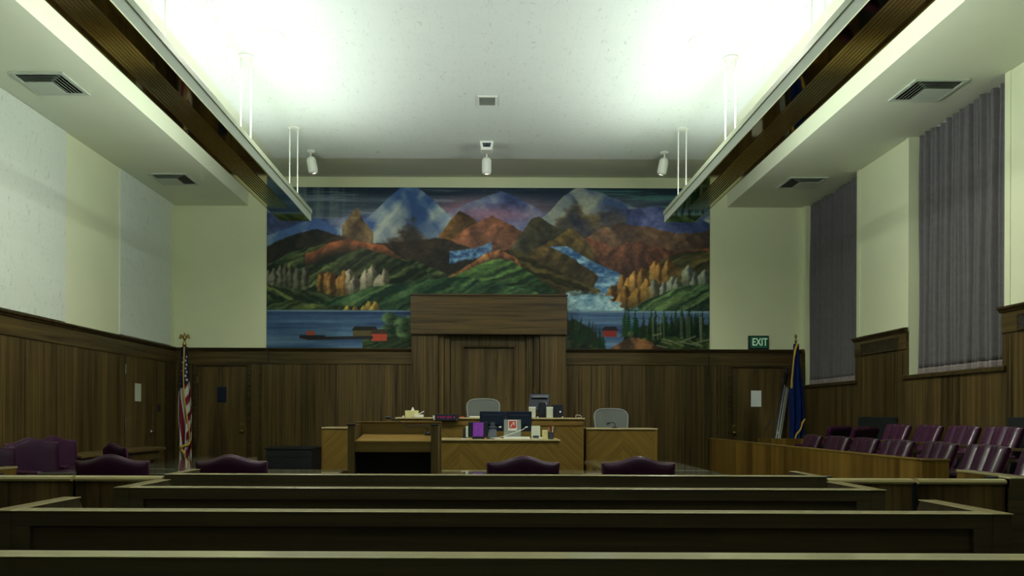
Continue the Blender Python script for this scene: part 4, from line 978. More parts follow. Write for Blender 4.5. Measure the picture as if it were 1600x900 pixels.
def jury_at(x, y, z, rz, lab):
    global n
    o = j0 if n == 0 else dup(j0, (0, 0, 0)); n += 1
    o.location = (x, y, z); o.rotation_euler = (0, 0, rz); o['label'] = lab
for i, (y, lab) in enumerate(front): jury_at(4.08, y, 0.09, R(90 + (-3, 2, 0, 3, -2, 1, 2)[i]), lab)
for i, (y, lab) in enumerate(back): jury_at(4.96, y, 0.24, R(90 + (2, -2, 1, 3, -1)[i]), lab)
jury_at(5.05, 11.95, 0.20, R(28), 'dim burgundy jury seat turned away, in the corner beside the dark blue flag')
jury_at(4.98, 11.05, 0.20, R(30), 'burgundy jury seat turned away from the camera, second from the corner in the back row')

# mesh office chairs
def mesh_chair(x, y, z, rz, label, wt, wb):
    t = thing('mesh_chair', label, 'chair', (0, 0, 0), 0, 'grey mesh office chairs')
    def outline(k, n=48):
        a = 2 * PI * k / n; c, s = math.cos(a), math.sin(a)
        ex = 0.42; px = math.copysign(abs(c) ** ex, c); pz = math.copysign(abs(s) ** ex, s)
        w = wb + (wt - wb) * (pz + 1) / 2
        return (px * w, -0.22 - 0.10 * (pz + 1) / 2 + 0.04 * px * px, 0.72 + 0.27 * pz + 0.02 * (1 - px * px) * (pz > 0))
    pts = [outline(k) for k in range(49)]
    MB().tube(pts, 0.013, 8, caps=False).build('back_frame', 'mesh_frame', t, smooth=True)
    def fn(a, c):
        p = outline(a * 48); q = (0, -0.27, 0.72)
        return tuple(q[i] + (p[i] - q[i]) * c for i in range(3))
    MB().grid(fn, 48, 6).build('back_mesh', 'mesh', t, smooth=True, weld=True)
    MB().tube([(0, -0.235, 0.45), (0, -0.30, 0.56), (0, -0.31, 0.74)], [0.03, 0.025, 0.018], 10).build('spine', 'charcoal', t, smooth=True)
    seat_pad(0.25, 0.24, 0.44, 0.03, 0.02).build('seat', 'charcoal', t, smooth=True, weld=True)
    arms(t, 0.30, -0.12, 0.14, 0.64, 0.43, 'black'); chair_base(t, 0.41)
    t.location = (x, y, z); t.rotation_euler = (0, 0, rz); return t
mesh_chair(PX(754, 12.9), 12.9, 0.555, R(178), "grey mesh office chair behind the judge's bench, before the walnut door", 0.29, 0.225)
mesh_chair(PX(960, 12.75), 12.75, 0.395, R(183), 'grey mesh office chair behind the witness box', 0.295, 0.24)
# platforms that carry the two mesh chairs
struct(B(-1.3, 1.4, 12.40, 13.68, 0.30, 0.555).build('floor_platform', 'carpet', None, 0.01))
struct(B(1.46, 2.9, 12.32, 13.9, 0.30, 0.395).build('floor_platform', 'carpet', None, 0.01))

# ------------------------------------------------------------------ flags
def flag_cloth(name, parent, cx, cy, zt, zb, wt, wb, fn_col, mat, shift=0.0, folds=3.0, seed=0):
    nu, nv = 70, 110
    def g(a, c):
        z = zt + (zb - zt) * c; w = wt + (wb - wt) * min(1, c * 1.3) ** 0.8
        u = a * 2 - 1; k = min(1, 0.25 + c)
        return (cx + shift * c + u * w + 0.010 * math.sin(9 * c + 3 * a), cy - 0.055 + 0.035 * k * math.sin(folds * 2 * PI * a + 1.5 * c + seed) + 0.02 * u * u, z - (0.05 * math.sin(PI * a) if c > 0.97 else 0))
    o = MB().grid(g, nu, nv).build(name, mat, parent, smooth=True, solid=0.005)
    if fn_col:
        me = o.data; at = me.color_attributes.new('Col', 'FLOAT_COLOR', 'POINT')
        for j in range(nv + 1):
            for i in range(nu + 1): at.data[j * (nu + 1) + i].color = (*fn_col(i / nu, j / nv), 1)
    return o, g
RED, WHT, BLU = (0.16, 0.006, 0.022), (0.52, 0.54, 0.50), (0.005, 0.008, 0.045)
STARS = [(random.uniform(0.05, 0.95), random.uniform(0.06, 0.36)) for _ in range(0)]
for k in range(8): STARS += [(0.22 + 0.05 * (k % 2) - 0.02 * k, 0.10 + 0.038 * k), (0.78 - 0.09 * (k % 2), 0.09 + 0.034 * k)]
def us(u, v):
    lim = 0.40 - 0.09 * u
    if v < lim:
        for (a, c) in STARS:
            if ((u - a) / 0.075) ** 2 + ((v - c) / 0.0085) ** 2 < 1 and c < lim - 0.02: return WHT
        return BLU
    if u > 0.62: return RED if int((v * 13 + u * 3.2)) % 2 == 0 else WHT
    s = u * 1.0 - (v - 0.4) * 0.55
    k = int(math.floor((s + 1.0) / 0.21))
    return WHT if k % 2 == 0 else RED
Yf = 13.25; fx = PX(288, Yf); zt = PZ(544, Yf); zb = PZ(718, Yf)
t = thing('flag_stand', 'striped flag with white stars hanging furled on a pole with an eagle finial', 'flag', (fx, Yf, 0), 0, 'flags on floor poles')
MB().lathe([(0.001, 0), (0.19, 0.0), (0.19, 0.025), (0.12, 0.06), (0.04, 0.09), (0.03, 0.14), (0.001, 0.14)], (fx, Yf, 0), 24).build('base', 'brass', t, smooth=True)
MB().tube([(fx, Yf, 0.1), (fx, Yf, PZ(538, Yf))], 0.014, 10).build('pole', 'lect_z', t)
MB().lathe([(0.016, 0), (0.030, 0.02), (0.032, 0.07), (0.02, 0.10), (0.012, 0.115), (0.016, 0.13)], (fx, Yf, PZ(545, Yf)), 16).build('collar', 'brass', t, smooth=True)
ez = PZ(534, Yf); b = MB()
b.lathe([(0.004, -0.02), (0.018, -0.005), (0.026, 0.03), (0.024, 0.065), (0.012, 0.09), (0.015, 0.105), (0.006, 0.122)], (fx, Yf, ez + 0.01), 14)
b.obox((fx, Yf - 0.022, ez + 0.115), (0.010, 0.03, 0.010), Matrix.Identity(3))
for s in (-1, 1):
    b.prism([(fx + s * 0.012, ez + 0.055), (fx + s * 0.03, ez + 0.095), (fx + s * 0.062, ez + 0.112), (fx + s * 0.082, ez + 0.085), (fx + s * 0.092, ez + 0.030), (fx + s * 0.075, ez + 0.050), (fx + s * 0.070, ez + 0.030), (fx + s * 0.058, ez + 0.052), (fx + s * 0.050, ez + 0.036), (fx + s * 0.038, ez + 0.055), (fx + s * 0.02, ez + 0.035)], 'y', Yf - 0.012, Yf + 0.012)
b.build('eagle_finial', 'brass', t)
cl, g = flag_cloth('flag_cloth', t, fx + 0.01, Yf, zt, zb, 0.055, 0.128, us, 'flag', 0.02, 2.6)
def on(g, a, c, d=0.03): p = g(a, c); return (p[0], p[1] - d, p[2])
MB().tube([on(g, 0.55, 0.0), on(g, 0.50, 0.10), on(g, 0.47, 0.2), on(g, 0.55, 0.3), on(g, 0.60, 0.45), on(g, 0.68, 0.6), on(g, 0.78, 0.74), on(g, 0.92, 0.845)], 0.011, 8).build('gold_fringe', 'goldcloth', t, smooth=True)
MB().tube([on(g, 0.97, 0.83), on(g, 0.82, 0.875, 0.05), on(g, 0.55, 0.885, 0.06), on(g, 0.27, 0.905, 0.05), on(g, 0.45, 0.935, 0.05), on(g, 0.62, 0.95, 0.06), on(g, 0.45, 0.965, 0.05), on(g, 0.72, 0.995, 0.05)], [0.012, 0.02, 0.018, 0.02, 0.024, 0.02, 0.016, 0.02], 8).build('gold_cord', 'goldcloth', t, smooth=True)

fx = PX(1243, Yf); zt = PZ(536, Yf); zb = PZ(684, Yf)
t = thing('flag_stand', 'dark blue flag with gold fringe hanging furled on a pole in the right corner', 'flag', (fx, Yf, 0), 0, 'flags on floor poles')
MB().lathe([(0.001, 0), (0.19, 0.0), (0.19, 0.025), (0.12, 0.06), (0.04, 0.09), (0.03, 0.14), (0.001, 0.14)], (fx, Yf, 0), 24).build('base', 'brass', t, smooth=True)
MB().tube([(fx, Yf, 0.1), (fx, Yf, PZ(530, Yf))], 0.014, 10).build('pole', 'lect_z', t)
MB().lathe([(0.014, 0), (0.024, 0.012), (0.024, 0.025), (0.012, 0.04), (0.010, 0.06), (0.022, 0.085), (0.024, 0.105), (0.012, 0.125), (0.002, 0.135)], (fx, Yf, PZ(533, Yf)), 16).build('finial', 'brass', t, smooth=True)
cl, g = flag_cloth('flag_cloth', t, fx - 0.005, Yf, zt, zb, 0.045, 0.125, None, 'blueflag', 0.02, 2.2, 1.0)
MB().tube([on(g, 0.4, 0.0), on(g, 0.15, 0.06), on(g, 0.05, 0.15), on(g, 0.04, 0.28), on(g, 0.05, 0.40), on(g, 0.08, 0.47)], [0.02, 0.022, 0.013, 0.012, 0.016, 0.022], 8).build('gold_fringe', 'goldcloth', t, smooth=True)
MB().tube([on(g, 1.0, 0.79), on(g, 0.88, 0.83), on(g, 0.78, 0.87), on(g, 0.62, 0.90), on(g, 0.45, 0.95), on(g, 0.3, 0.985)], [0.012, 0.02, 0.016, 0.014, 0.016, 0.012], 8).build('gold_fringe', 'goldcloth', t, smooth=True)

# folded easel leaning on the back wall beside the right-hand door
t = thing('folded_easel', 'folded metal easel leaning on the wainscot between the door and the blue flag', 'easel', (PX(1212, 13.5), 13.5, 0))
def leg(pxt, pyt, yt, pxb, zbm, yb, r, mat, nm='leg'): return MB().tube([(PX(pxb, yb), yb, zbm), (PX(pxt, yt), yt, PZ(pyt, yt))], r, 10).build(nm, mat, t, smooth=True)
leg(1228, 574, 13.88, 1196, 0.02, 13.35, 0.022, 'charcoal'); leg(1229, 603, 13.82, 1203, 0.02, 13.25, 0.014, 'alu'); leg(1231, 606, 13.86, 1206, 0.02, 13.32, 0.016, 'alu'); leg(1226, 600, 13.80, 1199, 0.02, 13.28, 0.010, 'alu')
MB().tube([(PX(1195, 13.4), 13.4, PZ(672, 13.4)), (PX(1204, 13.5), 13.5, PZ(655, 13.5))], 0.012, 8).build('brace', 'charcoal', t); MB().tube([(PX(1214, 13.5), 13.5, PZ(671, 13.5)), (PX(1220, 13.35), 13.35, PZ(684, 13.35))], 0.010, 8).build('brace', 'alu', t)
MB().tube([(PX(1229, 13.86), 13.86, PZ(581, 13.86)), (PX(1227.5, 13.86), 13.86, PZ(573, 13.86))], 0.032, 12).build('head', 'charcoal', t)

# ------------------------------------------------------------------ things on the judge's bench
ZB = 1.258
def X1(p): return PX(p, 11.75)
t = thing('tissue_box', "cream tissue box with a raised tissue on the judge's bench", 'tissue box', (X1(644), 11.75, ZB))
B(X1(633.5), X1(654), 11.68, 11.80, ZB, ZB + 0.10).build('box', 'cream', t, 0.004)
MB().lathe([(0.03, 0), (0.02, 0.02), (0.012, 0.04), (0.004, 0.052)], (X1(645), 11.74, ZB + 0.098), 9).build('tissue', 'paper', t)
b = MB(); b.obox((X1(655), 11.66, ZB + 0.021), (0.14, 0.09, 0.04), Matrix.Rotation(R(6), 3, 'Z')); tag(b.build('paper_stack', 'paper', None, 0.003), 'small stack of white papers beside the cream tissue box', 'papers')
b = MB(); b.obox((X1(659), 11.67, ZB + 0.068), (0.085, 0.05, 0.012), Matrix.Rotation(R(-28), 3, 'Y')); tag(b.build('folded_paper', 'paper'), 'folded white paper propped on the stack by the tissue box', 'paper')
b = MB(); b.prism([(X1(629), ZB), (X1(632), ZB), (X1(631.6), ZB + 0.02), (X1(630), ZB + 0.028)], 'y', 11.70, 11.74); tag(b.build('paper_scrap', 'paper'), "little white scrap at the far left end of the judge's bench top", 'paper')
t = thing('clock_display', "black digital display with magenta characters on the front of the judge's bench", 'clock', (X1(697), 11.54, PZ(657, 11.54)))
x0, x1 = PX(679.5, 11.52), PX(716.5, 11.52); z0, z1 = PZ(657.3, 11.52), PZ(647, 11.52)
B(x0, x1, 11.50, 11.572, z0, z1).build('case', 'black', t, 0.004)
b = MB(); zc = (z0 + z1) / 2; w = x1 - x0
for i, (u, s) in enumerate(((0.12, 0), (0.16, 0), (0.25, 1), (0.31, 2), (0.36, 2), (0.42, 1), (0.53, 1), (0.58, 2), (0.63, 2), (0.69, 1), (0.80, 0), (0.84, 1))):
    xc = x0 + w * u; hh = (0.007, 0.011, 0.015)[s]
    for dz in (-hh, 0, hh): b.box(xc - 0.006, xc + 0.006, 11.4985, 11.50, zc + dz - 0.0022, zc + dz + 0.0022)
    if s: b.box(xc - 0.0075, xc - 0.0045, 11.4985, 11.50, zc - hh, zc + hh)
b.build('characters', 'led', t)
B(x1 - 0.035, x1 - 0.022, 11.498, 11.50, z0 + 0.008, z0 + 0.014).build('badge', 'alu', t)
MB().prism([(PX(676, 11.55), PZ(649.5, 11.55)), (PX(679.5, 11.55), PZ(649.5, 11.55)), (PX(679.5, 11.55), PZ(657, 11.55)), (PX(678, 11.55), PZ(656.5, 11.55))], 'y', 11.53, 11.572).build('paper_slip', 'paper', t)['label'] = 'white paper slip tucked at its side'
b = MB(); b.obox((X1(741.5), 11.72, ZB + 0.0105), (0.15, 0.12, 0.02), Matrix.Rotation(R(5), 3, 'Z')); tag(b.build('paper_stack', 'paper', None, 0.002), "low white paper pile on the judge's bench before the mesh chair", 'papers')
b = MB(); b.obox((X1(722), 11.72, ZB + 0.007), (0.06, 0.04, 0.012), Matrix.Rotation(R(12), 3, 'Z')); tag(b.build('red_notepad', 'red', None, 0.002), 'small reddish notepad on the bench top right of the digital display', 'notepad')
Y = 11.85
t = thing('monitor', "black monitor seen from behind on the judge's bench, tilted on its stand", 'monitor', (PX(842, Y), Y, ZB))
zt_ = PZ(615, Y); zb_ = PZ(641, Y)
MB().add([(PX(825.5, Y), Y - 0.03, zb_), (PX(857, Y), Y - 0.03, zb_ - 0.005), (PX(860, Y), Y + 0.05, zt_), (PX(828.5, Y), Y + 0.05, zt_ + 0.002),
          (PX(825.5, Y), Y + 0.005, zb_ - 0.008), (PX(857, Y), Y + 0.005, zb_ - 0.013), (PX(860, Y), Y + 0.085, zt_ - 0.008), (PX(828.5, Y), Y + 0.085, zt_ - 0.006)],
         [(0, 1, 2, 3), (7, 6, 5, 4), (0, 4, 5, 1), (1, 5, 6, 2), (2, 6, 7, 3), (3, 7, 4, 0)]).build('screen_shell', 'screen', t, 0.008)
MB().add([(PX(831, Y), Y - 0.008, PZ(621, Y)), (PX(856, Y), Y - 0.008, PZ(621, Y)), (PX(856, Y), Y + 0.010, PZ(617, Y)), (PX(831, Y), Y + 0.010, PZ(617, Y)), (PX(831, Y), Y + 0.03, PZ(621, Y)), (PX(856, Y), Y + 0.03, PZ(621, Y)), (PX(856, Y), Y + 0.05, PZ(617, Y)), (PX(831, Y), Y + 0.05, PZ(617, Y))],
         [(0, 1, 2, 3), (7, 6, 5, 4), (0, 4, 5, 1), (1, 5, 6, 2), (2, 6, 7, 3), (3, 7, 4, 0)]).build('vent_strip', 'steelblue', t)
B(PX(842, Y), PX(852, Y), Y - 0.06, Y - 0.03, ZB, PZ(628, Y)).build('stand', 'black', t, 0.006); B(PX(838, Y), PX(854, Y), Y - 0.09, Y + 0.08, ZB, ZB + 0.012).build('foot', 'black', t, 0.004)
MB().obox((PX(851.5, Y), Y - 0.034, PZ(629.5, Y)), (0.045, 0.006, 0.028), Matrix.Rotation(R(15), 3, 'Y')).build('sticker', 'alu', t)
for nm, p0, p1, py, lab in (('white_box', 826.5, 837, 635.3, 'upright white box left of the monitor stand on the bench'), ('white_box', 854.3, 864, 635.5, 'upright white box right of the monitor stand on the bench')):
    t = thing(nm, lab, 'box', (PX((p0 + p1) / 2, 11.65), 11.66, ZB), 0, 'white boxes flanking the monitor')
    B(PX(p0, 11.62), PX(p1, 11.62), 11.62, 11.72, ZB, PZ(py + 2, 11.62)).build('body', 'ivory', t, 0.003); B(PX(p0, 11.62) - 0.001, PX(p1, 11.62) + 0.001, 11.618, 11.722, PZ(py + 2, 11.62), PZ(py, 11.62)).build('lid', 'white', t, 0.002)
t = thing('loudspeaker', "black box loudspeaker with a pale dot on the judge's bench", 'speaker', (PX(873, 11.75), 11.8, ZB))
B(PX(863.5, 11.72), PX(880.5, 11.72), 11.73, 11.9, ZB, PZ(631.5, 11.72)).build('cabinet', 'black', t, 0.005)
MB().lathe([(0.001, 0), (0.014, 0), (0.014, 0.004), (0.001, 0.005)], (PX(875.5, 11.72), 11.73, PZ(643, 11.72)), 14, Matrix.Rotation(R(90), 3, 'X')).build('badge', 'white', t)
MB().lathe([(0.010, 0), (0.014, 0.003), (0.014, 0.0)], (PX(876.5, 11.72), 11.73, PZ(636, 11.72)), 14, Matrix.Rotation(R(90), 3, 'X')).build('port', 'steelblue', t)
pts = [(PX(899.5, 11.72), 11.72, ZB + 0.006), (PX(900, 11.72), 11.72, ZB + 0.04), (PX(904, 11.73), 11.73, ZB + 0.042), (PX(908, 11.74), 11.74, ZB + 0.028), (PX(909, 11.74), 11.74, ZB + 0.006), (PX(903, 11.8), 11.8, ZB + 0.005)]
tag(MB().tube(pts, 0.004, 6).build('white_cable', 'white', None, smooth=True), "loop of white cable at the right end of the judge's bench", 'cable')
for px_, lab in ((840, 'tiny white cap beside the monitor foot'), (879, 'tiny white cap before the black loudspeaker')):
    tag(MB().lathe([(0.012, 0), (0.012, 0.010), (0.006, 0.016), (0.001, 0.016)], (PX(px_, 11.6), 11.61, ZB), 10).build('small_white_cap', 'white', None, smooth=True), lab, 'cap')  # small loose white caps

# ------------------------------------------------------------------ things on the clerk's desk
ZD = 0.973; Yd = 10.6
def X2(p): return PX(p, Yd)
t = thing('dual_monitor', "pair of black monitors seen from behind on the clerk's desk", 'monitor', (X2(790), 10.85, ZD))
Ym = 10.85
for p0, p1 in ((749.5, 790), (790.5, 831)):
    s_ = B(PX(p0, Ym), PX(p1, Ym), Ym, Ym + 0.05, PZ(674, Ym), PZ(642.5, Ym)).build('screen_shell', 'screen', t, 0.006)
    B(PX(p0 + 5, Ym), PX(p1 - 5, Ym), Ym - 0.012, Ym, PZ(664, Ym), PZ(648, Ym)).build('rear_cover', 'screen', s_, 0.006)
    pc = (p0 + p1) / 2
    B(PX(pc - 3.5, Ym), PX(pc + 3.5, Ym), Ym - 0.03, Ym - 0.002, ZD, PZ(660, Ym)).build('stand', 'steelblue', s_, 0.004); B(PX(pc - 9, Ym), PX(pc + 9, Ym), Ym - 0.08, Ym + 0.1, ZD, ZD + 0.012).build('foot', 'black', s_, 0.004)
    MB().obox((PX(p1 - 8.5, Ym), Ym - 0.014, PZ(667, Ym)), (0.035, 0.006, 0.018), Matrix.Rotation(R(-12), 3, 'Y')).build('sticker', 'white', s_)
Ys = 10.52
t = thing('page_display', "small dark display showing a purple page, at the left of the clerk's desk", 'display', (PX(746, Ys), Ys, ZD))
B(PX(731.5, Ys), PX(762.5, Ys), Ys, Ys + 0.03, PZ(682.5, Ys), PZ(659.5, Ys)).build('case', 'black', t, 0.004); B(PX(738, Ys), PX(757, Ys), Ys - 0.03, Ys + 0.09, ZD, PZ(682.5, Ys)).build('foot', 'black', t, 0.003)
B(PX(738.8, Ys), PX(755.8, Ys), Ys - 0.002, Ys, PZ(682, Ys), PZ(660, Ys)).build('page', 'purple', t)
b = MB(); rr = random.Random(4)
for k in range(11):
    z = PZ(661.3 + k * 1.95, Ys); x = PX(739.6, Ys)
    while x < PX(754.6, Ys):
        w = rr.uniform(0.006, 0.032); b.box(x, min(x + w, PX(755.2, Ys)), Ys - 0.0028, Ys - 0.002, z - 0.0022, z + 0.0022); x += w + rr.uniform(0.003, 0.008)
b.build('text_lines', 'purple_line', t)
Yp = 10.5
t = thing('desk_phone', "dark desk phone between the purple display and the acrylic stand", 'phone', (PX(770, Yp), Yp, ZD))
MB().prism([(Yp, ZD), (Yp + 0.13, ZD), (Yp + 0.13, PZ(672, Yp)), (Yp + 0.07, PZ(671, Yp)), (Yp, ZD + 0.03)], 'x', PX(763.5, Yp), PX(776, Yp)).build('body', 'steelblue', t, 0.004)
MB().tube([(PX(762.8, Yp), Yp + 0.09, PZ(669.5, Yp)), (PX(766, Yp), Yp + 0.09, PZ(667.5, Yp)), (PX(773, Yp), Yp + 0.09, PZ(667.5, Yp)), (PX(776.5, Yp), Yp + 0.09, PZ(669.5, Yp))], [0.016, 0.012, 0.012, 0.016], 10).build('handset', 'steelblue', t, smooth=True)
t = thing('acrylic_stand', 'clear acrylic stand with a red and white card, before the twin monitors', 'sign', (PX(801, Yp), Yp, ZD))
B(PX(787.5, Yp), PX(814, Yp), Yp, Yp + 0.006, ZD + 0.045, PZ(655.5, Yp)).build('sheet', 'greyglass', t, 0.001); B(PX(787.5, Yp), PX(814, Yp), Yp - 0.005, Yp + 0.07, ZD + 0.031, ZD + 0.045).build('foot', 'greyglass', t)
cd = B(PX(794, Yp), PX(807.7, Yp), Yp - 0.003, Yp, PZ(672.7, Yp), PZ(656, Yp)).build('card', 'paper', t)
B(PX(795.2, Yp), PX(806.5, Yp), Yp - 0.0045, Yp - 0.003, PZ(669, Yp), PZ(657.5, Yp)).build('red_print', 'red', cd)
b = MB()
for (u0, v0, u1, v1, w) in ((0.18, 0.85, 0.45, 0.45, 0.012), (0.5, 0.2, 0.78, 0.6, 0.009), (0.62, 0.15, 0.9, 0.35, 0.008), (0.22, 0.62, 0.35, 0.78, 0.014)):
    p = [Vector((PX(795.2 + 11.3 * u, Yp), Yp - 0.005, PZ(657.5 + 11.5 * v, Yp))) for u, v in ((u0, v0), (u1, v1))]
    d = (p[1] - p[0]).normalized(); q = Vector((-d.z, 0, d.x)) * w / 2
    b.add([p[0] - q, p[1] - q, p[1] + q, p[0] + q], [(0, 1, 2, 3)])
b.build('white_strokes', 'paper', cd)
b = B(PX(787, 10.45), PX(828, 10.45), 10.42, 10.62, ZD, ZD + 0.030); tag(b.build('paper_ream', 'paper', None, 0.004), 'low white stack of paper lying under the acrylic stand', 'papers')
b = MB(); b.obox((PX(779, 10.45), 10.47, ZD + 0.006), (0.11, 0.10, 0.010), Matrix.Rotation(R(14), 3, 'Z')); tag(b.build('loose_paper', 'paper', None, 0.002), 'loose white sheets in front of the dark desk phone', 'papers')
tag(MB().tube([(PX(766, 10.43), 10.43, ZD + 0.016), (PX(779, 10.43), 10.43, ZD + 0.022), (PX(797, 10.45), 10.45, ZD + 0.064), (PX(812, 10.47), 10.465, ZD + 0.115), (PX(817, 10.47), 10.47, ZD + 0.128), (PX(821, 10.66), 10.66, PZ(668, 10.66))], 0.004, 6).build('charging_cable', 'white', None, smooth=True), 'thin white cable slanting across the acrylic stand to the monitors', 'cable')
t = thing('desk_calendar', "upright white card with a small grey window on the clerk's desk", 'calendar', (PX(837, 10.5), 10.5, ZD))
MB().prism([(10.46, ZD), (10.56, ZD), (10.50, PZ(665, 10.5)), (10.49, PZ(665, 10.5))], 'x', PX(830.5, 10.48), PX(844, 10.48)).build('card', 'ivory', t)
B(PX(833, 10.46), PX(842, 10.46), 10.455, 10.466, ZD + 0.022, ZD + 0.05).build('window', 'steelblue', t)
b = MB()
for k in range(6):
    if k in (1,): continue
    z = ZD + 0.072 + k * 0.012; yy = 10.46 + 0.03 * (z - ZD) / 0.15 - 0.0035; b.box(PX(832.5, 10.48), PX(842 - 2 * (k % 2), 10.48), yy, yy + 0.003, z, z + 0.003)
b.build('printed_rows', 'alu', t)
b = MB(); b.lathe([(0.026, 0), (0.030, 0.03), (0.03, 0.06), (0.028, 0.06), (0.025, 0.01)], (PX(845.5, 10.45), 10.44, ZD), 16); b2 = None
tag(b.build('small_cup', 'white', None, smooth=True), 'tiny white cup between the upright card and the cream box', 'cup').scale = (0.6, 0.6, 0.45)
bpy.context.view_layer.update()
o = bpy.data.objects['small_cup']; o.location = (PX(845.7, 10.42) * 0.4, 10.44 * 0.4, ZD * 0.55)
t = thing('note_box', "cream note box beside the pen cup on the clerk's desk", 'box', (PX(852, 10.5), 10.5, ZD))
B(PX(847.5, 10.47), PX(856, 10.47), 10.47, 10.55, ZD, PZ(672.5, 10.47)).build('body', 'cream', t, 0.003); B(PX(848, 10.47), PX(855.5, 10.47), 10.475, 10.545, PZ(672.5, 10.47), PZ(671.8, 10.47)).build('notes', 'paper', t)
px_, Yc = PX(861, 10.5), 10.5
t = thing('pen_cup', "mug of pens and scissors at the right end of the clerk's desk", 'pen holder', (px_, Yc, ZD))
MB().lathe([(0.001, 0.0), (0.034, 0.0), (0.036, 0.01), (0.036, 0.095), (0.032, 0.095), (0.032, 0.012), (0.001, 0.012)], (px_, Yc, ZD), 20).build('mug', 'steelblue', t, smooth=False)
for k, (dx, dy, hh, mt) in enumerate(((-0.012, 0.0, 0.17, 'red'), (0.008, 0.008, 0.18, 'red'), (0.0, -0.01, 0.165, 'black'), (0.015, -0.004, 0.175, 'paper'), (-0.018, 0.008, 0.15, 'cream'))):
    MB().tube([(px_ + dx * 0.6, Yc + dy, ZD + 0.015), (px_ + dx * 1.9, Yc + dy * 1.5, ZD + hh)], 0.0045, 8).build('pen', mt, t)
for s in (-1, 1):
    c_ = Vector((px_ + 0.052, Yc - 0.01 + s * 0.004, ZD + 0.125 + s * 0.016)); MB().tube([c_ + Vector((0.022 * math.cos(a), 0, 0.014 * math.sin(a))) for a in [2 * PI * k / 14 for k in range(15)]], 0.004, 6, caps=False).build('scissor_handle', 'black', t, smooth=True)
MB().tube([(px_ + 0.005, Yc - 0.01, ZD + 0.02), (px_ + 0.034, Yc - 0.01, ZD + 0.118)], 0.004, 6).build('scissor_blade', 'alu', t)
t = thing('desk_clutter_stand', 'small dark stand with pale cards left of the purple display', 'stand', (PX(727, 10.55), 10.55, ZD))
B(PX(722.8, 10.5), PX(731, 10.5), 10.47, 10.58, ZD, ZD + 0.022).build('base', 'black', t, 0.003); MB().prism([(10.54, ZD + 0.022), (10.57, ZD + 0.022), (10.58, PZ(668.5, 10.55)), (10.56, PZ(668.5, 10.55))], 'x', PX(723.5, 10.55), PX(728.5, 10.55)).build('upright', 'navy', t, 0.003)
B(PX(728, 10.52), PX(731.4, 10.52), 10.50, 10.52, ZD + 0.022, PZ(665.5, 10.52)).build('card', 'ivory', t)
b = MB(); b.obox((PX(727, 10.42), 10.43, ZD + 0.006), (0.10, 0.05, 0.008), Matrix.Rotation(R(6), 3, 'Z')); tag(b.build('loose_paper', 'paper'), 'grey-white papers at the front left corner of desk before the purple display', 'papers')
# microphone on the witness box
mx, my, mz = PX(961, 11.8), 11.82, 1.106
t = thing('witness_microphone', 'short black gooseneck microphone on the witness box', 'microphone', (mx, my, mz))
MB().lathe([(0.045, 0), (0.045, 0.008), (0.02, 0.02), (0.008, 0.022)], (mx, my, mz), 16).build('base', 'black', t, smooth=True)
MB().tube([(mx, my, mz + 0.02), (mx + 0.005, my, mz + 0.06), (mx - 0.03, my - 0.02, mz + 0.085), (mx - 0.085, my - 0.03, mz + 0.075)], 0.006, 8).build('gooseneck', 'black', t, smooth=True)
MB().tube([(mx - 0.08, my - 0.03, mz + 0.076), (mx - 0.125, my - 0.035, mz + 0.062)], [0.012, 0.014], 10).build('capsule', 'black', t, smooth=True)

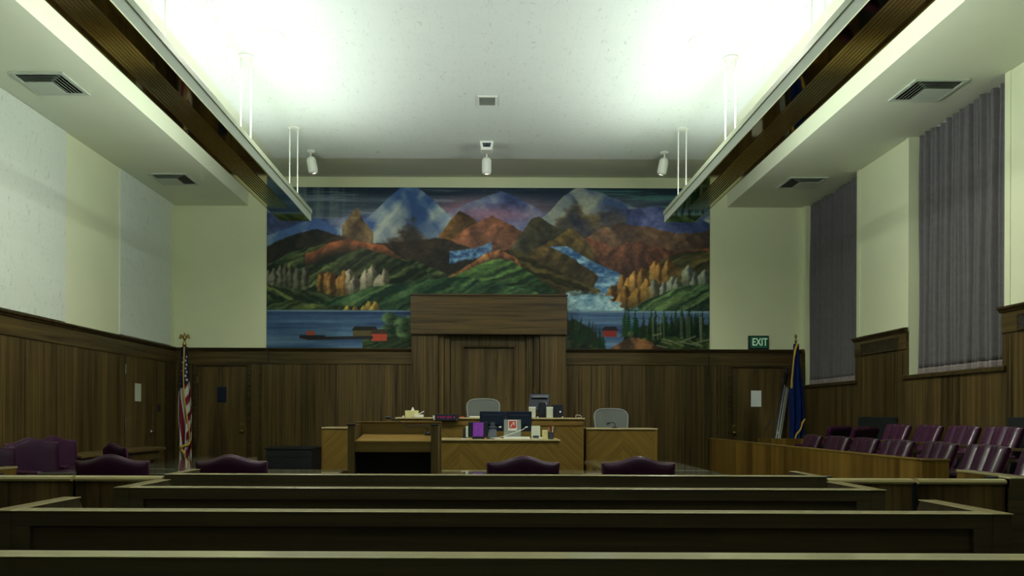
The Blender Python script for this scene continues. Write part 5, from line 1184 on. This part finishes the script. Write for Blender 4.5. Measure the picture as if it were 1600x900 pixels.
# ------------------------------------------------------------------ light, sky, camera
def area(name, loc, rot, sx, sy, watts, col):
    l = bpy.data.lights.new(name, 'AREA'); l.shape = 'RECTANGLE'; l.size = sx; l.size_y = sy; l.energy = watts; l.color = col
    o = bpy.data.objects.new(name, l); COL.objects.link(o); o.location = loc; o.rotation_euler = rot; return o
LC = (0.95, 1.0, 0.955)
for s in (-1, 1):
    area('trough_glow', (s * 2.70, 5.82, 4.115), (R(180), 0, 0), 0.30, 10.3, 12, LC)
    area('trough_glow_inward', (s * 2.62, 5.70, 4.165), (R(180), R(s * -83), 0), 0.09, 10.0, 134, LC)
    area('trough_glow_outward', (s * 2.78, 5.82, 4.175), (R(180), R(s * 66), 0), 0.20, 10.3, 74, LC)
for (x, y) in DOWN:
    l = bpy.data.lights.new('added_fill_spot', 'SPOT'); l.energy = 440; l.color = (1.0, 0.97, 0.86); l.spot_size = R(165); l.spot_blend = 0.6; l.shadow_soft_size = 0.09  # wide fill spots added at the round fittings to brighten walls and furniture
    o = bpy.data.objects.new('added_fill_spot', l); COL.objects.link(o); o.location = (x, y, ZC - 0.03)
for p, tx in zip(SPOTS, (-2.2, 0.02, 2.2)):
    l = bpy.data.lights.new('spot_lamp', 'SPOT'); l.energy = 60; l.color = (1.0, 0.86, 0.68); l.spot_size = R(95); l.spot_blend = 0.9; l.shadow_soft_size = 0.04
    o = bpy.data.objects.new('spot_lamp', l); COL.objects.link(o); o.location = p
    d = Vector((tx, BACK, 3.6)) - p; o.rotation_euler = d.to_track_quat('-Z', 'Y').to_euler()
w = bpy.data.worlds.new('sky'); SC.world = w; w.use_nodes = True
w.node_tree.nodes['Background'].inputs[0].default_value = (0.45, 0.55, 0.75, 1); w.node_tree.nodes['Background'].inputs[1].default_value = 0.35

cam = bpy.data.cameras.new('camera'); co = bpy.data.objects.new('camera', cam); COL.objects.link(co)
co.location = (0, 0, EYE); cam.sensor_width = 36.0; cam.lens = F / 1600 * 36.0
cam.shift_x = (800 - 761) / 1600; cam.shift_y = (650 - 450) / 1600
co.rotation_euler = (Matrix.Rotation(R(90), 3, 'X') @ Matrix.Rotation(R(0.2), 3, 'Z')).to_euler()
cam.clip_start = 0.02
SC.camera = co
SC.view_settings.view_transform = 'Standard'; SC.view_settings.look = 'None'; SC.view_settings.gamma = 1.0; SC.view_settings.exposure = 0.0
SC.view_settings.use_curve_mapping = False
SC.cycles.use_denoising = True; SC.cycles.max_bounces = 10; SC.cycles.diffuse_bounces = 6; SC.cycles.glossy_bounces = 4; SC.cycles.sample_clamp_indirect = 6.0
